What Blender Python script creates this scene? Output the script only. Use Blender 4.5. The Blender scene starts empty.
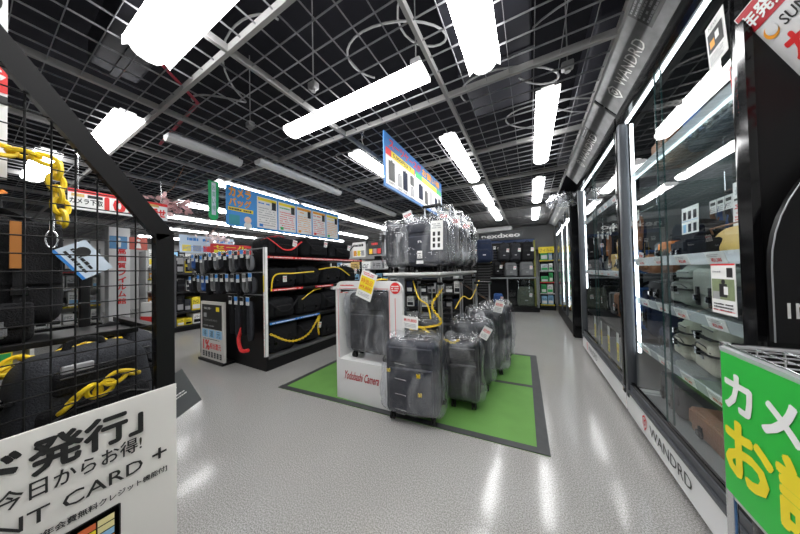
import bpy, bmesh, math, random
from mathutils import Vector, Matrix, noise
random.seed(7)
PI = math.pi
scene = bpy.context.scene
COL = scene.collection

# ------------------------------------------------------------------ materials
MATS = {}
def mat(name, col=(.5, .5, .5), rough=.5, metal=0., emit=None, es=1., bump=0., bscale=60., var=0., vscale=8., spec=.5, coat=0.):
    if name in MATS: return MATS[name]
    m = bpy.data.materials.new(name); m.use_nodes = True
    nt = m.node_tree; b = nt.nodes['Principled BSDF']
    b.inputs['Base Color'].default_value = (*col, 1)
    b.inputs['Roughness'].default_value = rough
    b.inputs['Metallic'].default_value = metal
    b.inputs['Specular IOR Level'].default_value = spec
    b.inputs['Coat Weight'].default_value = coat
    if emit:
        b.inputs['Emission Color'].default_value = (*emit, 1)
        b.inputs['Emission Strength'].default_value = es
    if bump or var:
        tc = nt.nodes.new('ShaderNodeTexCoord')
    if var:
        n = nt.nodes.new('ShaderNodeTexNoise'); n.inputs['Scale'].default_value = vscale; n.inputs['Detail'].default_value = 4
        nt.links.new(tc.outputs['Object'], n.inputs['Vector'])
        r = nt.nodes.new('ShaderNodeMixRGB'); r.inputs[1].default_value = (*[c * (1 - var) for c in col], 1)
        r.inputs[2].default_value = (*[min(1, c * (1 + var) + var * .02) for c in col], 1)
        nt.links.new(n.outputs['Fac'], r.inputs[0]); nt.links.new(r.outputs[0], b.inputs['Base Color'])
    if bump:
        n = nt.nodes.new('ShaderNodeTexNoise'); n.inputs['Scale'].default_value = bscale; n.inputs['Detail'].default_value = 3
        nt.links.new(tc.outputs['Object'], n.inputs['Vector'])
        bp = nt.nodes.new('ShaderNodeBump'); bp.inputs['Strength'].default_value = bump; bp.inputs['Distance'].default_value = .01
        nt.links.new(n.outputs['Fac'], bp.inputs['Height']); nt.links.new(bp.outputs[0], b.inputs['Normal'])
    MATS[name] = m
    return m

def clear_mat(name, tint, base_fac, gloss_rough, whites=0., bump=0., bscale=9., crease=False):
    """see-through sheet: transparent mixed with a glossy film by Fresnel; film may carry a milky share and wrinkles"""
    if name in MATS: return MATS[name]
    m = bpy.data.materials.new(name); m.use_nodes = True
    nt = m.node_tree; nt.nodes.clear()
    out = nt.nodes.new('ShaderNodeOutputMaterial')
    tr = nt.nodes.new('ShaderNodeBsdfTransparent'); tr.inputs[0].default_value = (*tint, 1)
    gl = nt.nodes.new('ShaderNodeBsdfGlossy'); gl.inputs['Roughness'].default_value = gloss_rough
    gl.inputs[0].default_value = (1, 1, 1, 1)
    lw = nt.nodes.new('ShaderNodeFresnel'); lw.inputs[0].default_value = 1.5
    ma = nt.nodes.new('ShaderNodeMath'); ma.operation = 'ADD'; ma.use_clamp = True; ma.inputs[1].default_value = base_fac
    nt.links.new(lw.outputs[0], ma.inputs[0])
    ge = nt.nodes.new('ShaderNodeNewGeometry'); iv = nt.nodes.new('ShaderNodeMath'); iv.operation = 'SUBTRACT'; iv.inputs[0].default_value = 1
    mm = nt.nodes.new('ShaderNodeMath'); mm.operation = 'MULTIPLY'
    nt.links.new(ge.outputs['Backfacing'], iv.inputs[1]); nt.links.new(ma.outputs[0], mm.inputs[0]); nt.links.new(iv.outputs[0], mm.inputs[1]); ma = mm
    mx = nt.nodes.new('ShaderNodeMixShader')
    nt.links.new(ma.outputs[0], mx.inputs[0]); nt.links.new(tr.outputs[0], mx.inputs[1]); nt.links.new(gl.outputs[0], mx.inputs[2])
    last = mx
    if bump:
        tc = nt.nodes.new('ShaderNodeTexCoord')
        mp = nt.nodes.new('ShaderNodeMapping'); mp.inputs['Scale'].default_value = (1.6, 1.6, .7)
        n = nt.nodes.new('ShaderNodeTexNoise'); n.inputs['Scale'].default_value = bscale; n.inputs['Detail'].default_value = 3; n.inputs['Distortion'].default_value = .8
        nt.links.new(tc.outputs['Object'], mp.inputs[0]); nt.links.new(mp.outputs[0], n.inputs['Vector'])
        bp = nt.nodes.new('ShaderNodeBump'); bp.inputs['Strength'].default_value = bump; bp.inputs['Distance'].default_value = .035
        nt.links.new(n.outputs['Fac'], bp.inputs['Height'])
        nt.links.new(bp.outputs[0], gl.inputs['Normal']); nt.links.new(bp.outputs[0], lw.inputs['Normal'])
    if whites:
        df = nt.nodes.new('ShaderNodeBsdfDiffuse'); df.inputs[0].default_value = (.85, .87, .9, 1)
        m2 = nt.nodes.new('ShaderNodeMixShader'); m2.inputs[0].default_value = whites
        if crease:
            cr = nt.nodes.new('ShaderNodeValToRGB'); cr.color_ramp.elements[0].position = .46; cr.color_ramp.elements[0].color = (.0, .0, .0, 1)
            cr.color_ramp.elements[1].position = .80; cr.color_ramp.elements[1].color = (whites, whites, whites, 1)
            n3 = nt.nodes.new('ShaderNodeTexNoise'); n3.inputs['Scale'].default_value = 4.5; n3.inputs['Detail'].default_value = 3; n3.inputs['Distortion'].default_value = 1.2
            nt.links.new(mp.outputs[0], n3.inputs['Vector']); nt.links.new(n3.outputs['Fac'], cr.inputs[0]); nt.links.new(cr.outputs[0], m2.inputs[0])
        nt.links.new(mx.outputs[0], m2.inputs[1]); nt.links.new(df.outputs[0], m2.inputs[2])
        last = m2
    nt.links.new(last.outputs[0], out.inputs['Surface'])
    MATS[name] = m
    return m

BLACK = mat('black_powder_metal', (.006, .006, .0065), .45, spec=.25)
GLOSSBLACK = mat('gloss_black', (.005, .005, .0055), .10, spec=.4)
FAB = mat('black_nylon', (.008, .008, .0095), .72, spec=.2, bump=.5, bscale=220, var=.3, vscale=20)
FAB2 = mat('charcoal_fabric', (.030, .032, .038), .75, spec=.2, bump=.5, bscale=200, var=.25, vscale=14)
FABN = mat('navy_fabric', (.014, .022, .05), .7, spec=.2, bump=.5, bscale=200)
FABG = mat('grey_fabric', (.16, .165, .17), .8, bump=.5, bscale=200, var=.2)
STRAP = mat('webbing', (.010, .010, .011), .6, spec=.2, bump=.4, bscale=400)
ZIP = mat('zip_tape', (.005, .005, .005), .35)
CREAM = mat('cream_fabric', (.52, .49, .40), .7, bump=.4, bscale=150, var=.1)
TAN = mat('tan_leather', (.62, .42, .13), .5, bump=.3, bscale=60, var=.15)
BROWN = mat('brown_leather', (.25, .10, .04), .5, bump=.3, bscale=80, var=.2)
GREEN_F = mat('olive_fabric', (.07, .09, .05), .75, bump=.4, bscale=160, var=.3)
BLUEF = mat('blue_fabric', (.03, .10, .32), .7, bump=.4, bscale=160)
ORANGE = mat('orange_trim', (.75, .22, .02), .6)
CHROME = mat('chrome', (.75, .76, .78), .22, 1.)
ALU = mat('brushed_aluminium', (.55, .56, .58), .35, 1.)
GREYM = mat('grey_painted_metal', (.30, .31, .32), .4, .3)
POSTM = mat('anodised_post', (.075, .08, .09), .4, .2)
WHITE = mat('white_board', (.80, .80, .80), .45)
PAPER = mat('paper', (.82, .82, .80), .7)
CREAMB = mat('sign_cream', (.78, .76, .72), .55)
RED = mat('print_red', (.72, .03, .03), .5)
DRED = mat('brush_red', (.45, .02, .03), .5)
INK = mat('print_black', (.015, .015, .015), .5)
BLUE = mat('print_blue', (.03, .22, .62), .5)
LBLUE = mat('print_light_blue', (.28, .55, .80), .5)
YEL = mat('print_yellow', (.90, .72, .03), .5)
GRN = mat('print_green', (.03, .45, .12), .5)
BGRN = mat('bright_green_board', (.03, .50, .06), .4)
ORG = mat('print_orange', (.85, .35, .03), .5)
GREYP = mat('print_grey', (.35, .35, .36), .5)
PINK = mat('pink_petal', (.80, .52, .52), .7)
YCH = mat('yellow_plastic', (.85, .60, .02), .35)
RUBBER = mat('rubber', (.015, .015, .015), .6)
WOODD = mat('dark_shelf_board', (.05, .042, .036), .6)
LAMP = mat('lamp_diffuser', (.9, .9, .9), .5, emit=(1., 1., 1.), es=15.)
LAMPE = mat('lamp_end_plastic', (.9, .9, .9), .5, emit=(1., 1., 1.), es=1.2)
LEDM = mat('led_strip', (.9, .9, .9), .5, emit=(.93, .97, 1.), es=6.)
FIX = mat('fixture_white', (.72, .72, .72), .45)
GLASS = clear_mat('cabinet_glass', (.93, .955, .96), .01, .0)
SHELFG = clear_mat('shelf_glass', (.80, .90, .88), .08, .05, whites=.12)
LIPG = clear_mat('acrylic_lip', (.85, .93, .92), .10, .08, whites=.45)
LIPW = clear_mat('frosted_lip', (.9, .95, .95), .10, .1, whites=.85)
FILM = clear_mat('plastic_film', (.93, .94, .96), .01, .12, whites=.30, bump=1., bscale=8., crease=True)
FILM2 = clear_mat('plastic_film_milky', (.92, .93, .95), .015, .13, whites=.50, bump=1., bscale=8., crease=True)

# ------------------------------------------------------------------ mesh builder
class MB:
    def __init__(s): s.v = []; s.f = []; s.m = []; s.mats = []
    def mi(s, m):
        if m not in s.mats: s.mats.append(m)
        return s.mats.index(m)
    def add(s, vs, fs, m, M=None):
        k = len(s.v); i = s.mi(m)
        for p in vs:
            p = Vector(p)
            s.v.append(M @ p if M is not None else p)
        for f in fs: s.f.append([k + a for a in f]); s.m.append(i)
        return s
    def box(s, x0, x1, y0, y1, z0, z1, m, M=None):
        vs = [(x0, y0, z0), (x1, y0, z0), (x1, y1, z0), (x0, y1, z0), (x0, y0, z1), (x1, y0, z1), (x1, y1, z1), (x0, y1, z1)]
        return s.add(vs, [(0, 3, 2, 1), (4, 5, 6, 7), (0, 1, 5, 4), (1, 2, 6, 5), (2, 3, 7, 6), (3, 0, 4, 7)], m, M)
    def cbox(s, c, d, m, M=None):
        return s.box(c[0] - d[0] / 2, c[0] + d[0] / 2, c[1] - d[1] / 2, c[1] + d[1] / 2, c[2] - d[2] / 2, c[2] + d[2] / 2, m, M)
    def rbox(s, c, d, r, m, M=None, k=3, mid=3, fn=None):
        """rounded box; fn(p) -> p deforms it"""
        h = [q / 2 for q in d]; r = min([r] + [q * .999 for q in h])
        def ax(hh):
            a = [hh - r + r * math.tan(PI / 4 * i / k) for i in range(1, k + 1)]
            b = [-(hh - r) + 2 * (hh - r) * i / mid for i in range(mid + 1)] if hh - r > 1e-6 else [0.]
            return [-q for q in reversed(a)] + b + a
        A = [ax(q) for q in h]; idx = {}; vs = []; fs = []
        def V(i, j, l):
            key = (i, j, l)
            if key not in idx:
                p = Vector((A[0][i], A[1][j], A[2][l]))
                q = Vector([max(-(h[t] - r), min(h[t] - r, p[t])) for t in range(3)])
                e = p - q
                if e.length > 1e-9: e = e.normalized() * r
                p = q + e + Vector(c)
                if fn: p = fn(p)
                idx[key] = len(vs); vs.append(p)
            return idx[key]
        n = [len(a) for a in A]
        for (a, b, o) in ((0, 1, 2), (1, 2, 0), (2, 0, 1)):
            for side in (0, n[o] - 1):
                for i in range(n[a] - 1):
                    for j in range(n[b] - 1):
                        q = []
                        for (u, w) in ((i, j), (i + 1, j), (i + 1, j + 1), (i, j + 1)):
                            t = [0, 0, 0]; t[a] = u; t[b] = w; t[o] = side
                            q.append(V(*t))
                        if side == 0: q.reverse()
                        fs.append(q)
        return s.add(vs, fs, m, M)
    def tube(s, pts, r, m, n=8, M=None, closed=False, flat=1.):
        """sweep of a circle (flat<1: a strap) along points"""
        P = [Vector(p) for p in pts]; N = len(P); vs = []; fs = []
        prev = None
        for i in range(N):
            if closed: t = P[(i + 1) % N] - P[i - 1]
            else: t = P[min(i + 1, N - 1)] - P[max(i - 1, 0)]
            if t.length < 1e-9: t = Vector((0, 0, 1))
            t.normalize()
            if prev is None:
                a = Vector((0, 0, 1)) if abs(t.z) < .9 else Vector((0, 1, 0))
                u = t.cross(a).normalized()
            else:
                u = prev - t * prev.dot(t)
                u = u.normalized() if u.length > 1e-6 else t.orthogonal().normalized()
            prev = u; w = t.cross(u)
            for j in range(n):
                a = 2 * PI * j / n
                vs.append(P[i] + u * math.cos(a) * r + w * math.sin(a) * r * flat)
        for i in range(N if closed else N - 1):
            for j in range(n):
                a = i * n + j; b = i * n + (j + 1) % n; c = ((i + 1) % N) * n + (j + 1) % n; d = ((i + 1) % N) * n + j
                fs.append((a, b, c, d))
        if not closed:
            fs.append(tuple(reversed(range(n)))); fs.append(tuple((N - 1) * n + j for j in range(n)))
        return s.add(vs, fs, m, M)
    def cyl(s, p, q, r, m, n=14, M=None, r2=None):
        P, Q = Vector(p), Vector(q); t = (Q - P).normalized(); u = t.orthogonal().normalized(); w = t.cross(u)
        r2 = r if r2 is None else r2
        vs = [P + (u * math.cos(2 * PI * j / n) + w * math.sin(2 * PI * j / n)) * r for j in range(n)] + \
             [Q + (u * math.cos(2 * PI * j / n) + w * math.sin(2 * PI * j / n)) * r2 for j in range(n)]
        fs = [(j, (j + 1) % n, n + (j + 1) % n, n + j) for j in range(n)] + [tuple(reversed(range(n))), tuple(range(n, 2 * n))]
        return s.add(vs, fs, m, M)
    def prism(s, poly, y0, y1, m, M=None):
        """polygon given in (x, z), extruded in y"""
        n = len(poly)
        vs = [(x, y0, z) for x, z in poly] + [(x, y1, z) for x, z in poly]
        fs = [(j, (j + 1) % n, n + (j + 1) % n, n + j) for j in range(n)] + [tuple(reversed(range(n))), tuple(range(n, 2 * n))]
        return s.add(vs, fs, m, M)
    def build(s, name, parent=None, smooth=True, angle=35):
        me = bpy.data.meshes.new(name)
        me.from_pydata([tuple(v) for v in s.v], [], s.f)
        for m in s.mats: me.materials.append(m)
        me.polygons.foreach_set('material_index', s.m)
        bm = bmesh.new(); bm.from_mesh(me); bmesh.ops.recalc_face_normals(bm, faces=bm.faces); bm.to_mesh(me); bm.free()
        if smooth:
            me.polygons.foreach_set('use_smooth', [True] * len(me.polygons))
            me.set_sharp_from_angle(angle=math.radians(angle))
        me.update()
        o = bpy.data.objects.new(name, me); COL.objects.link(o)
        if parent is not None: o.parent = parent
        return o

def wrinkle(amp, sc, seed=0, dirs=(1, 1, 1)):
    def fn(p):
        q = Vector((p.x * sc + seed, p.y * sc + seed * 1.7, p.z * sc - seed))
        d = noise.noise_vector(q)
        return p + Vector((d.x * dirs[0], d.y * dirs[1], d.z * dirs[2])) * amp
    return fn

def tag(o, label=None, cat=None, group=None, kind=None):
    if label: o['label'] = label
    if cat: o['category'] = cat
    if group: o['group'] = group
    if kind: o['kind'] = kind
    return o
def thing(name, label, cat, loc=(0, 0, 0), rz=0., group=None, rot=None):
    o = bpy.data.objects.new(name, None); COL.objects.link(o); o.empty_display_size = .05
    o.location = loc; o.rotation_euler = rot if rot else (0, 0, rz)
    return tag(o, label, cat, group)
def struct(o): o['kind'] = 'structure'; return o
def copy_thing(root, loc, rz=None, label=None, group=None, scale=None):
    r = root.copy(); COL.objects.link(r); r.location = loc
    if rz is not None: r.rotation_euler = (0, 0, rz)
    if label: r['label'] = label
    if group: r['group'] = group
    if scale: r.scale = (scale, scale, scale) if not isinstance(scale, tuple) else scale
    for ch in KIDS.get(root.name, list(root.children)):
        c = ch.copy(); COL.objects.link(c); c.parent = r
        for g in list(ch.children):
            d = g.copy(); COL.objects.link(d); d.parent = c
    return r
KIDS = {}

def rail_M(loc, u, v):
    """frame whose x runs along u and z along v (for sheets and lettering)"""
    u = Vector(u).normalized(); v = Vector(v); v = (v - u * v.dot(u)).normalized(); w = v.cross(u)
    M = Matrix((( u.x, w.x, v.x, loc[0]), (u.y, w.y, v.y, loc[1]), (u.z, w.z, v.z, loc[2]), (0, 0, 0, 1)))
    return M

def text_geo(body, bold=0., res=2):
    cu = bpy.data.curves.new('t', 'FONT'); cu.body = body; cu.size = 1.; cu.resolution_u = res; cu.offset = bold
    cu.fill_mode = 'FRONT'; cu.align_x = 'LEFT'
    o = bpy.data.objects.new('t', cu); COL.objects.link(o)
    bpy.context.view_layer.update()
    me = bpy.data.meshes.new_from_object(o.evaluated_get(bpy.context.evaluated_depsgraph_get()))
    vs = [v.co.copy() for v in me.vertices]; fs = [tuple(p.vertices) for p in me.polygons]
    bpy.data.objects.remove(o); bpy.data.curves.remove(cu); bpy.data.meshes.remove(me)
    return vs, fs
TCACHE = {}
def put_text(mb, body, x, z, h, m, w=None, y=-.0015, bold=0., M=None, italic=0.):
    """lettering in the local x-z plane (facing -y): left x, bottom z, height h, optional total width w"""
    key = body
    if key not in TCACHE: TCACHE[key] = text_geo(body)
    vs, fs = TCACHE[key]
    if not vs: return
    x0 = min(v.x for v in vs); x1 = max(v.x for v in vs); y0 = min(v.y for v in vs); y1 = max(v.y for v in vs)
    sy = h / max(1e-6, y1 - y0); sx = w / (x1 - x0) if w else sy
    for bi, (dx, dz) in enumerate([(0, 0)] if not bold else [(0, 0), (1, 0), (-1, 0), (0, 1), (0, -1), (.7, .7), (-.7, .7), (.7, -.7), (-.7, -.7)]):
        ox, oz = dx * bold * sx, dz * bold * sy
        mb.add([(x + ox + (v.x - x0) * sx + italic * (v.y - y0) * sy, y - bi * 4e-5, z + oz + (v.y - y0) * sy) for v in vs], fs, m, M)
def rect(mb, x, z, w, h, m, y=-.001, M=None):
    mb.add([(x, y, z), (x + w, y, z), (x + w, y, z + h), (x, y, z + h)], [(0, 1, 2, 3)], m, M)
def scribble(mb, x, z, w, h, m, rows=3, y=-.0012, seed=1, M=None, fill=.55):
    """rows of small printed dashes: print too small to read"""
    rnd = random.Random(seed); rh = h / rows
    for r in range(rows):
        cx = x
        while cx < x + w * .98:
            L = rnd.uniform(.25, .9) * rh
            if cx + L > x + w: break
            if rnd.random() < .88: rect(mb, cx, z + h - (r + 1) * rh + rh * (1 - fill) / 2, L, rh * fill * rnd.uniform(.75, 1), m, y, M)
            cx += L + rh * .12
def link_pts(c, L, W, ax, bx, n=14):
    """points of one oval chain link centred on c, long axis ax, short axis bx"""
    c = Vector(c); ax = Vector(ax).normalized(); bx = Vector(bx).normalized(); P = []
    for i in range(n):
        a = 2 * PI * i / n
        P.append(c + ax * math.cos(a) * L + bx * math.sin(a) * W)
    return P
def chain(mb, pts, m, L=.02, W=.011, r=.0035):
    """plastic chain laid along a polyline"""
    P = [Vector(p) for p in pts]; seg = 0; pos = P[0].copy(); k = 0; step = L * 1.45
    out = []; acc = 0.
    for i in range(len(P) - 1):
        d = P[i + 1] - P[i]; l = d.length; t = step - acc if out else 0.
        while t <= l:
            out.append((P[i] + d * (t / l), d.normalized())); t += step
        acc = l - (t - step)
    for k, (c, t) in enumerate(out):
        o = t.orthogonal().normalized()
        b = o if k % 2 else t.cross(o)
        b = (b + t.cross(b) * .5).normalized()
        mb.tube(link_pts(c, L, W, t, b), r, m, n=6, closed=True)
# ------------------------------------------------------------------ camera
def make_camera():
    yaw, pit, rol = math.radians(28.54), math.radians(.96), math.radians(-1.237)
    F = Vector((-math.sin(yaw) * math.cos(pit), math.cos(yaw) * math.cos(pit), math.sin(pit)))
    R = Vector((math.cos(yaw), math.sin(yaw), 0)); U = R.cross(F)
    R2 = R * math.cos(rol) + U * math.sin(rol); U2 = -R * math.sin(rol) + U * math.cos(rol)
    cd = bpy.data.cameras.new('camera'); cd.sensor_width = 36; cd.lens = 238.6 / 800 * 36; cd.clip_start = .02; cd.clip_end = 60
    c = bpy.data.objects.new('camera', cd); COL.objects.link(c)
    c.matrix_world = Matrix(((R2.x, U2.x, -F.x, 0), (R2.y, U2.y, -F.y, 0), (R2.z, U2.z, -F.z, 1.2), (0, 0, 0, 1)))
    scene.camera = c
make_camera()
w = bpy.data.worlds.new('world'); scene.world = w; w.use_nodes = True
w.node_tree.nodes['Background'].inputs[0].default_value = (.02, .02, .02, 1)
scene.view_settings.view_transform = 'Standard'; scene.view_settings.look = 'None'; scene.view_settings.gamma = 1
scene.view_settings.use_curve_mapping = False; scene.view_settings.exposure = .22
scene.cycles.transparent_max_bounces = 24; scene.cycles.max_bounces = 8

# ------------------------------------------------------------------ room shell
CH = 2.48
def floor_mat():
    m = bpy.data.materials.new('speckled_vinyl'); m.use_nodes = True; nt = m.node_tree; b = nt.nodes['Principled BSDF']
    tc = nt.nodes.new('ShaderNodeTexCoord')
    def ns(sc, det, rg=.6):
        n = nt.nodes.new('ShaderNodeTexNoise'); n.inputs['Scale'].default_value = sc; n.inputs['Detail'].default_value = det; n.inputs['Roughness'].default_value = rg
        nt.links.new(tc.outputs['Object'], n.inputs['Vector']); return n
    a = ns(165, 2, .6)
    cr = nt.nodes.new('ShaderNodeValToRGB'); e = cr.color_ramp.elements
    e[0].position = .36; e[0].color = (.23, .224, .213, 1); e[1].position = .62; e[1].color = (.51, .502, .488, 1)
    x = cr.color_ramp.elements.new(.5); x.color = (.37, .363, .35, 1)
    nt.links.new(a.outputs['Fac'], cr.inputs[0])
    c = ns(1.3, 3); mx = nt.nodes.new('ShaderNodeMixRGB'); mx.blend_type = 'MULTIPLY'; mx.inputs[0].default_value = 1
    cr2 = nt.nodes.new('ShaderNodeValToRGB'); cr2.color_ramp.elements[0].color = (.85, .835, .82, 1); cr2.color_ramp.elements[1].color = (1.05, 1.05, 1.06, 1)
    nt.links.new(c.outputs['Fac'], cr2.inputs[0]); nt.links.new(cr.outputs[0], mx.inputs[1]); nt.links.new(cr2.outputs[0], mx.inputs[2])
    nt.links.new(mx.outputs[0], b.inputs['Base Color'])
    d = ns(5, 4); mr = nt.nodes.new('ShaderNodeMapRange'); mr.inputs['To Min'].default_value = .07; mr.inputs['To Max'].default_value = .20
    nt.links.new(d.outputs['Fac'], mr.inputs[0]); nt.links.new(mr.outputs[0], b.inputs['Roughness'])
    bn = ns(7, 2); bp = nt.nodes.new('ShaderNodeBump'); bp.inputs['Strength'].default_value = .06; bp.inputs['Distance'].default_value = .012
    nt.links.new(bn.outputs['Fac'], bp.inputs['Height']); nt.links.new(bp.outputs[0], b.inputs['Normal'])
    b.inputs['Specular IOR Level'].default_value = .5
    return m
XL, XR, Y0, Y1 = -13., 1.45, -1.6, 9.0
f = MB().box(XL, XR, Y0, Y1, -.1, 0, floor_mat()).build('floor'); struct(f)
WALLM = mat('wall_paint', (.62, .62, .62), .7)
DARKM = mat('dark_void_paint', (.005, .005, .007), .95, var=.3, spec=.05, vscale=2)
struct(MB().box(XL - .1, XL, Y0, Y1, 0, 3.2, WALLM).build('wall_left'))
struct(MB().box(XR, XR + .1, Y0, Y1, 0, 3.2, WALLM).build('wall_right'))
struct(MB().box(XL, XR, Y1, Y1 + .1, 0, 3.2, WALLM).build('wall_back'))
struct(MB().box(XL, XR, Y0 - .1, Y0, 0, 3.2, WALLM).build('wall_front'))
struct(MB().box(XL, XR, Y0, Y1, 3.2, 3.3, DARKM).build('ceiling'))
# open-cell ceiling grid
GRIDM = mat('grid_blade', (.20, .20, .21), .5)
RUNM = mat('grid_runner', (.29, .285, .28), .45)
g = MB()
XG = .462
MX, CX, MY, CY = -.503, .14, .727, .124
x = MX - 89 * CX
while x < XG:
    g.box(x - .0014, x + .0014, Y0, Y1, CH, CH + .010, GRIDM); x += CX
y = MY - 18 * CY
while y < Y1:
    g.box(XL, XG, y - .0014, y + .0014, CH, CH + .010, GRIDM); y += CY
struct(g.build('ceiling', smooth=False))
r = MB()
k = -12
while MX + k * 7 * CX < XG:
    x = MX + k * 7 * CX; r.box(x - .011, x + .011, Y0, Y1, CH - .012, CH + .03, RUNM); k += 1
r.box(XG - .008, XG + .008, Y0, Y1, CH - .01, CH + .04, RUNM)
k = -2
while MY + k * 8 * CY < Y1:
    y = MY + k * 8 * CY; r.box(XL, XG, y - .011, y + .011, CH - .0125, CH + .0295, RUNM); k += 1
struct(r.build('trim_1', smooth=False))

# ------------------------------------------------------------------ fluorescent fixtures
def make_fixture(loc, rz, L, label, lit=True, W=.15, group='ceiling light fixtures', drop=.0, name='ceiling_light'):
    """batten fixture with a shallow diffuser, running along local y"""
    t = thing(name, label, 'light', loc, rz, group)
    W2 = W / 2
    MB().box(-W2 * .55, W2 * .55, .03, L - .03, .032, .06, FIX).build('housing', t)
    d = MB(); m = LAMP if lit else FIX
    prof = [(-W2, .032), (-W2, -.018), (-W2 * .74, .006), (-W2 * .62, -.012), (-W2 * .42, -.030), (0, -.038), (W2 * .42, -.030), (W2 * .62, -.012), (W2 * .74, .006), (W2, -.018), (W2, .032)] if W > .17 else [(-W2, .032), (-W2 * .96, .0), (-W2 * .55, -.022), (0, -.028), (W2 * .55, -.022), (W2 * .96, .0), (W2, .032)]
    d.prism(prof, .012, L - .012, m); d.build('diffuser', t)
    for a, b in ((0, .011), (L - .011, L)):
        MB().prism([(p[0] * 1.03, p[1] - .002) for p in prof], a, b, LAMPE if lit else FIX).build('end_cap', t)
    return t
FX = 'lit fluorescent ceiling fixtures'
make_fixture((-1.88, .50, CH - .02), -PI / 2, 1.28, 'large lit fluorescent fixture at the upper left, above the wire grid stand', W=.19)
make_fixture((-.215, .27, CH - .02), 0, 1.29, 'large lit fluorescent fixture at the top centre, nearest above the open floor', W=.18)
make_fixture((-4.02, .63, CH - .02), -PI / 2, 1.28, 'lit fluorescent fixture just above the slanted black top bar of the grid stand', W=.16)
make_fixture((-5.5, .42, CH - .02), -PI / 2, 1.28, 'lit fluorescent fixture seen behind the yellow chain at the left edge', W=.16)
make_fixture((-1.87, 1.42, CH - .02), -PI / 2, 1.32, 'lit fluorescent fixture lying crosswise in the middle of the ceiling')
make_fixture((-1.62, 2.0, CH - .02), 0, 1.28, 'lit fluorescent fixture partly hidden by the hanging suitcase price board')
for i, y in enumerate((2.2, 3.72, 5.28)):
    make_fixture((-.66, y, CH - .02), 0, 1.28, ('nearest', 'middle', 'farthest')[i] + ' lit fluorescent fixture in the row above the plastic-wrapped suitcases')
for i, y in enumerate((2.0, 3.93, 5.75)):
    make_fixture((.15, y, CH - .02), 0, 1.28, ('nearest', 'middle', 'farthest')[i] + ' lit fluorescent fixture in the row above the aisle by the glass cabinets')
make_fixture((.15, -.9, CH - .02), 0, 1.28, 'unseen lit fluorescent fixture added over the near end of the aisle')  # added fixture out of the camera's view, kept for the light it gives
make_fixture((-2.6, 1.55, CH - .05), 0, 1.28, 'unlit grey fluorescent fixture in front of the blue camera backpack banner', lit=False, W=.11)
make_fixture((-2.6, 3.28, CH - .05), 0, 1.28, 'unlit grey fluorescent fixture beyond the first one, above the bag shelves', lit=False, W=.11)
make_fixture((-2.80, .86, CH - .05), 0, .62, 'short unlit cream fixture close to the lit fixture above the grid stand', lit=False, W=.10)
for j, (x, ys) in enumerate(((-3.75, (1.65, 3.05, 4.45, 5.85, 7.25)), (-5.35, (1.75, 3.15, 4.55, 5.95)), (-6.7, (1.95, 3.35, 4.75, 6.15)), (-8.4, (2.2, 3.6, 5.0)), (-10.6, (2.6, 4.0)))):
    for i, y in enumerate(ys):
        make_fixture((x, y, CH - .02), 0, 1.3, '%s lit fixture of the %s long row at the far left of the shop' % (('nearest', 'second', 'third', 'fourth', 'fifth')[i], ('first', 'second', 'third', 'fourth', 'fifth')[j]), W=.13)
# cables and boxes above the grid
rnd = random.Random(3)
CAB = mat('grey_cable', (.22, .22, .22), .6); CABR = mat('red_pipe', (.35, .03, .05), .5)
spots = [(-1.05, 1.35, 'coiled grey cable above the grid between the big lights'), (-.35, 2.05, 'grey cable loop above the grid near the top centre light'), (-2.35, 1.0, 'grey cable hanging above the grid at upper left'),
         (-.15, 2.75, 'pale cable crossing above the grid over the aisle'), (-2.2, 2.4, 'grey cable above the grid over the bag shelves'), (-1.9, 3.3, 'grey cable far above the grid by the hanging board')]
for x, y, lb in spots:
    m = MB(); P = []
    a = rnd.uniform(0, 6); R = rnd.uniform(.12, .24)
    for i in range(34):
        t = i / 33; ang = a + t * 9
        P.append((x + math.cos(ang) * R * (1 + .6 * t) + t * .7, y + math.sin(ang) * R * (1 - .3 * t), CH + .13 + .12 * math.sin(ang * .7) + .25 * t))
    m.tube(P, .007, CAB, n=6); tag(m.build('ceiling_cable'), lb, 'cable')
tag(MB().tube([(-2.0, .5, 3.1), (-2.0, .5, 2.6), (-2.3, .9, 2.58), (-3.4, 1.0, 2.6)], .012, CABR, n=8).build('ceiling_pipe'), 'thin dark red pipe above the grid at the upper left', 'pipe')
for (x, y, sx, sy, lb) in ((-2.3, .55, .9, .25, 'dark ventilation duct above the grid at upper left'), (-.2, 1.9, .5, 1.2, 'dark ventilation duct above the top centre light'), (.5, 3.2, .16, 2.6, 'dark cable duct above the grid over the aisle')):
    mb = MB().rbox((x, y, 2.86), (sx, sy, .22), .02, mat('dark_duct', (.016, .016, .022), .6, spec=.2))
    mb.box(x - sx / 2 - .01, x + sx / 2 + .01, y - .02, y + .02, 2.74, 2.98, mat('dark_duct'))
    tag(mb.build('ventilation_duct'), lb, 'duct')
for (x, y, lb) in ((-.62, 1.42, 'small grey sensor box above the grid left of the top centre light'), (.26, 1.95, 'small pale sensor fixed above the grid by the aisle light'), (-1.35, 1.22, 'small metal bracket above the grid beside the coiled cable'), (-2.2, 1.25, 'pale connector plugs above the grid at left')):
    mb = MB(); mb.rbox((x, y, 2.56), (.07, .05, .05), .01, mat('sensor_grey', (.3, .3, .3), .5)); mb.cyl((x, y, 2.52), (x, y, 2.56), .018, mat('sensor_grey')); mb.cyl((x, y, 2.58), (x, y, 3.2), .004, CAB)
    tag(mb.build('ceiling_sensor'), lb, 'sensor')
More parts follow.
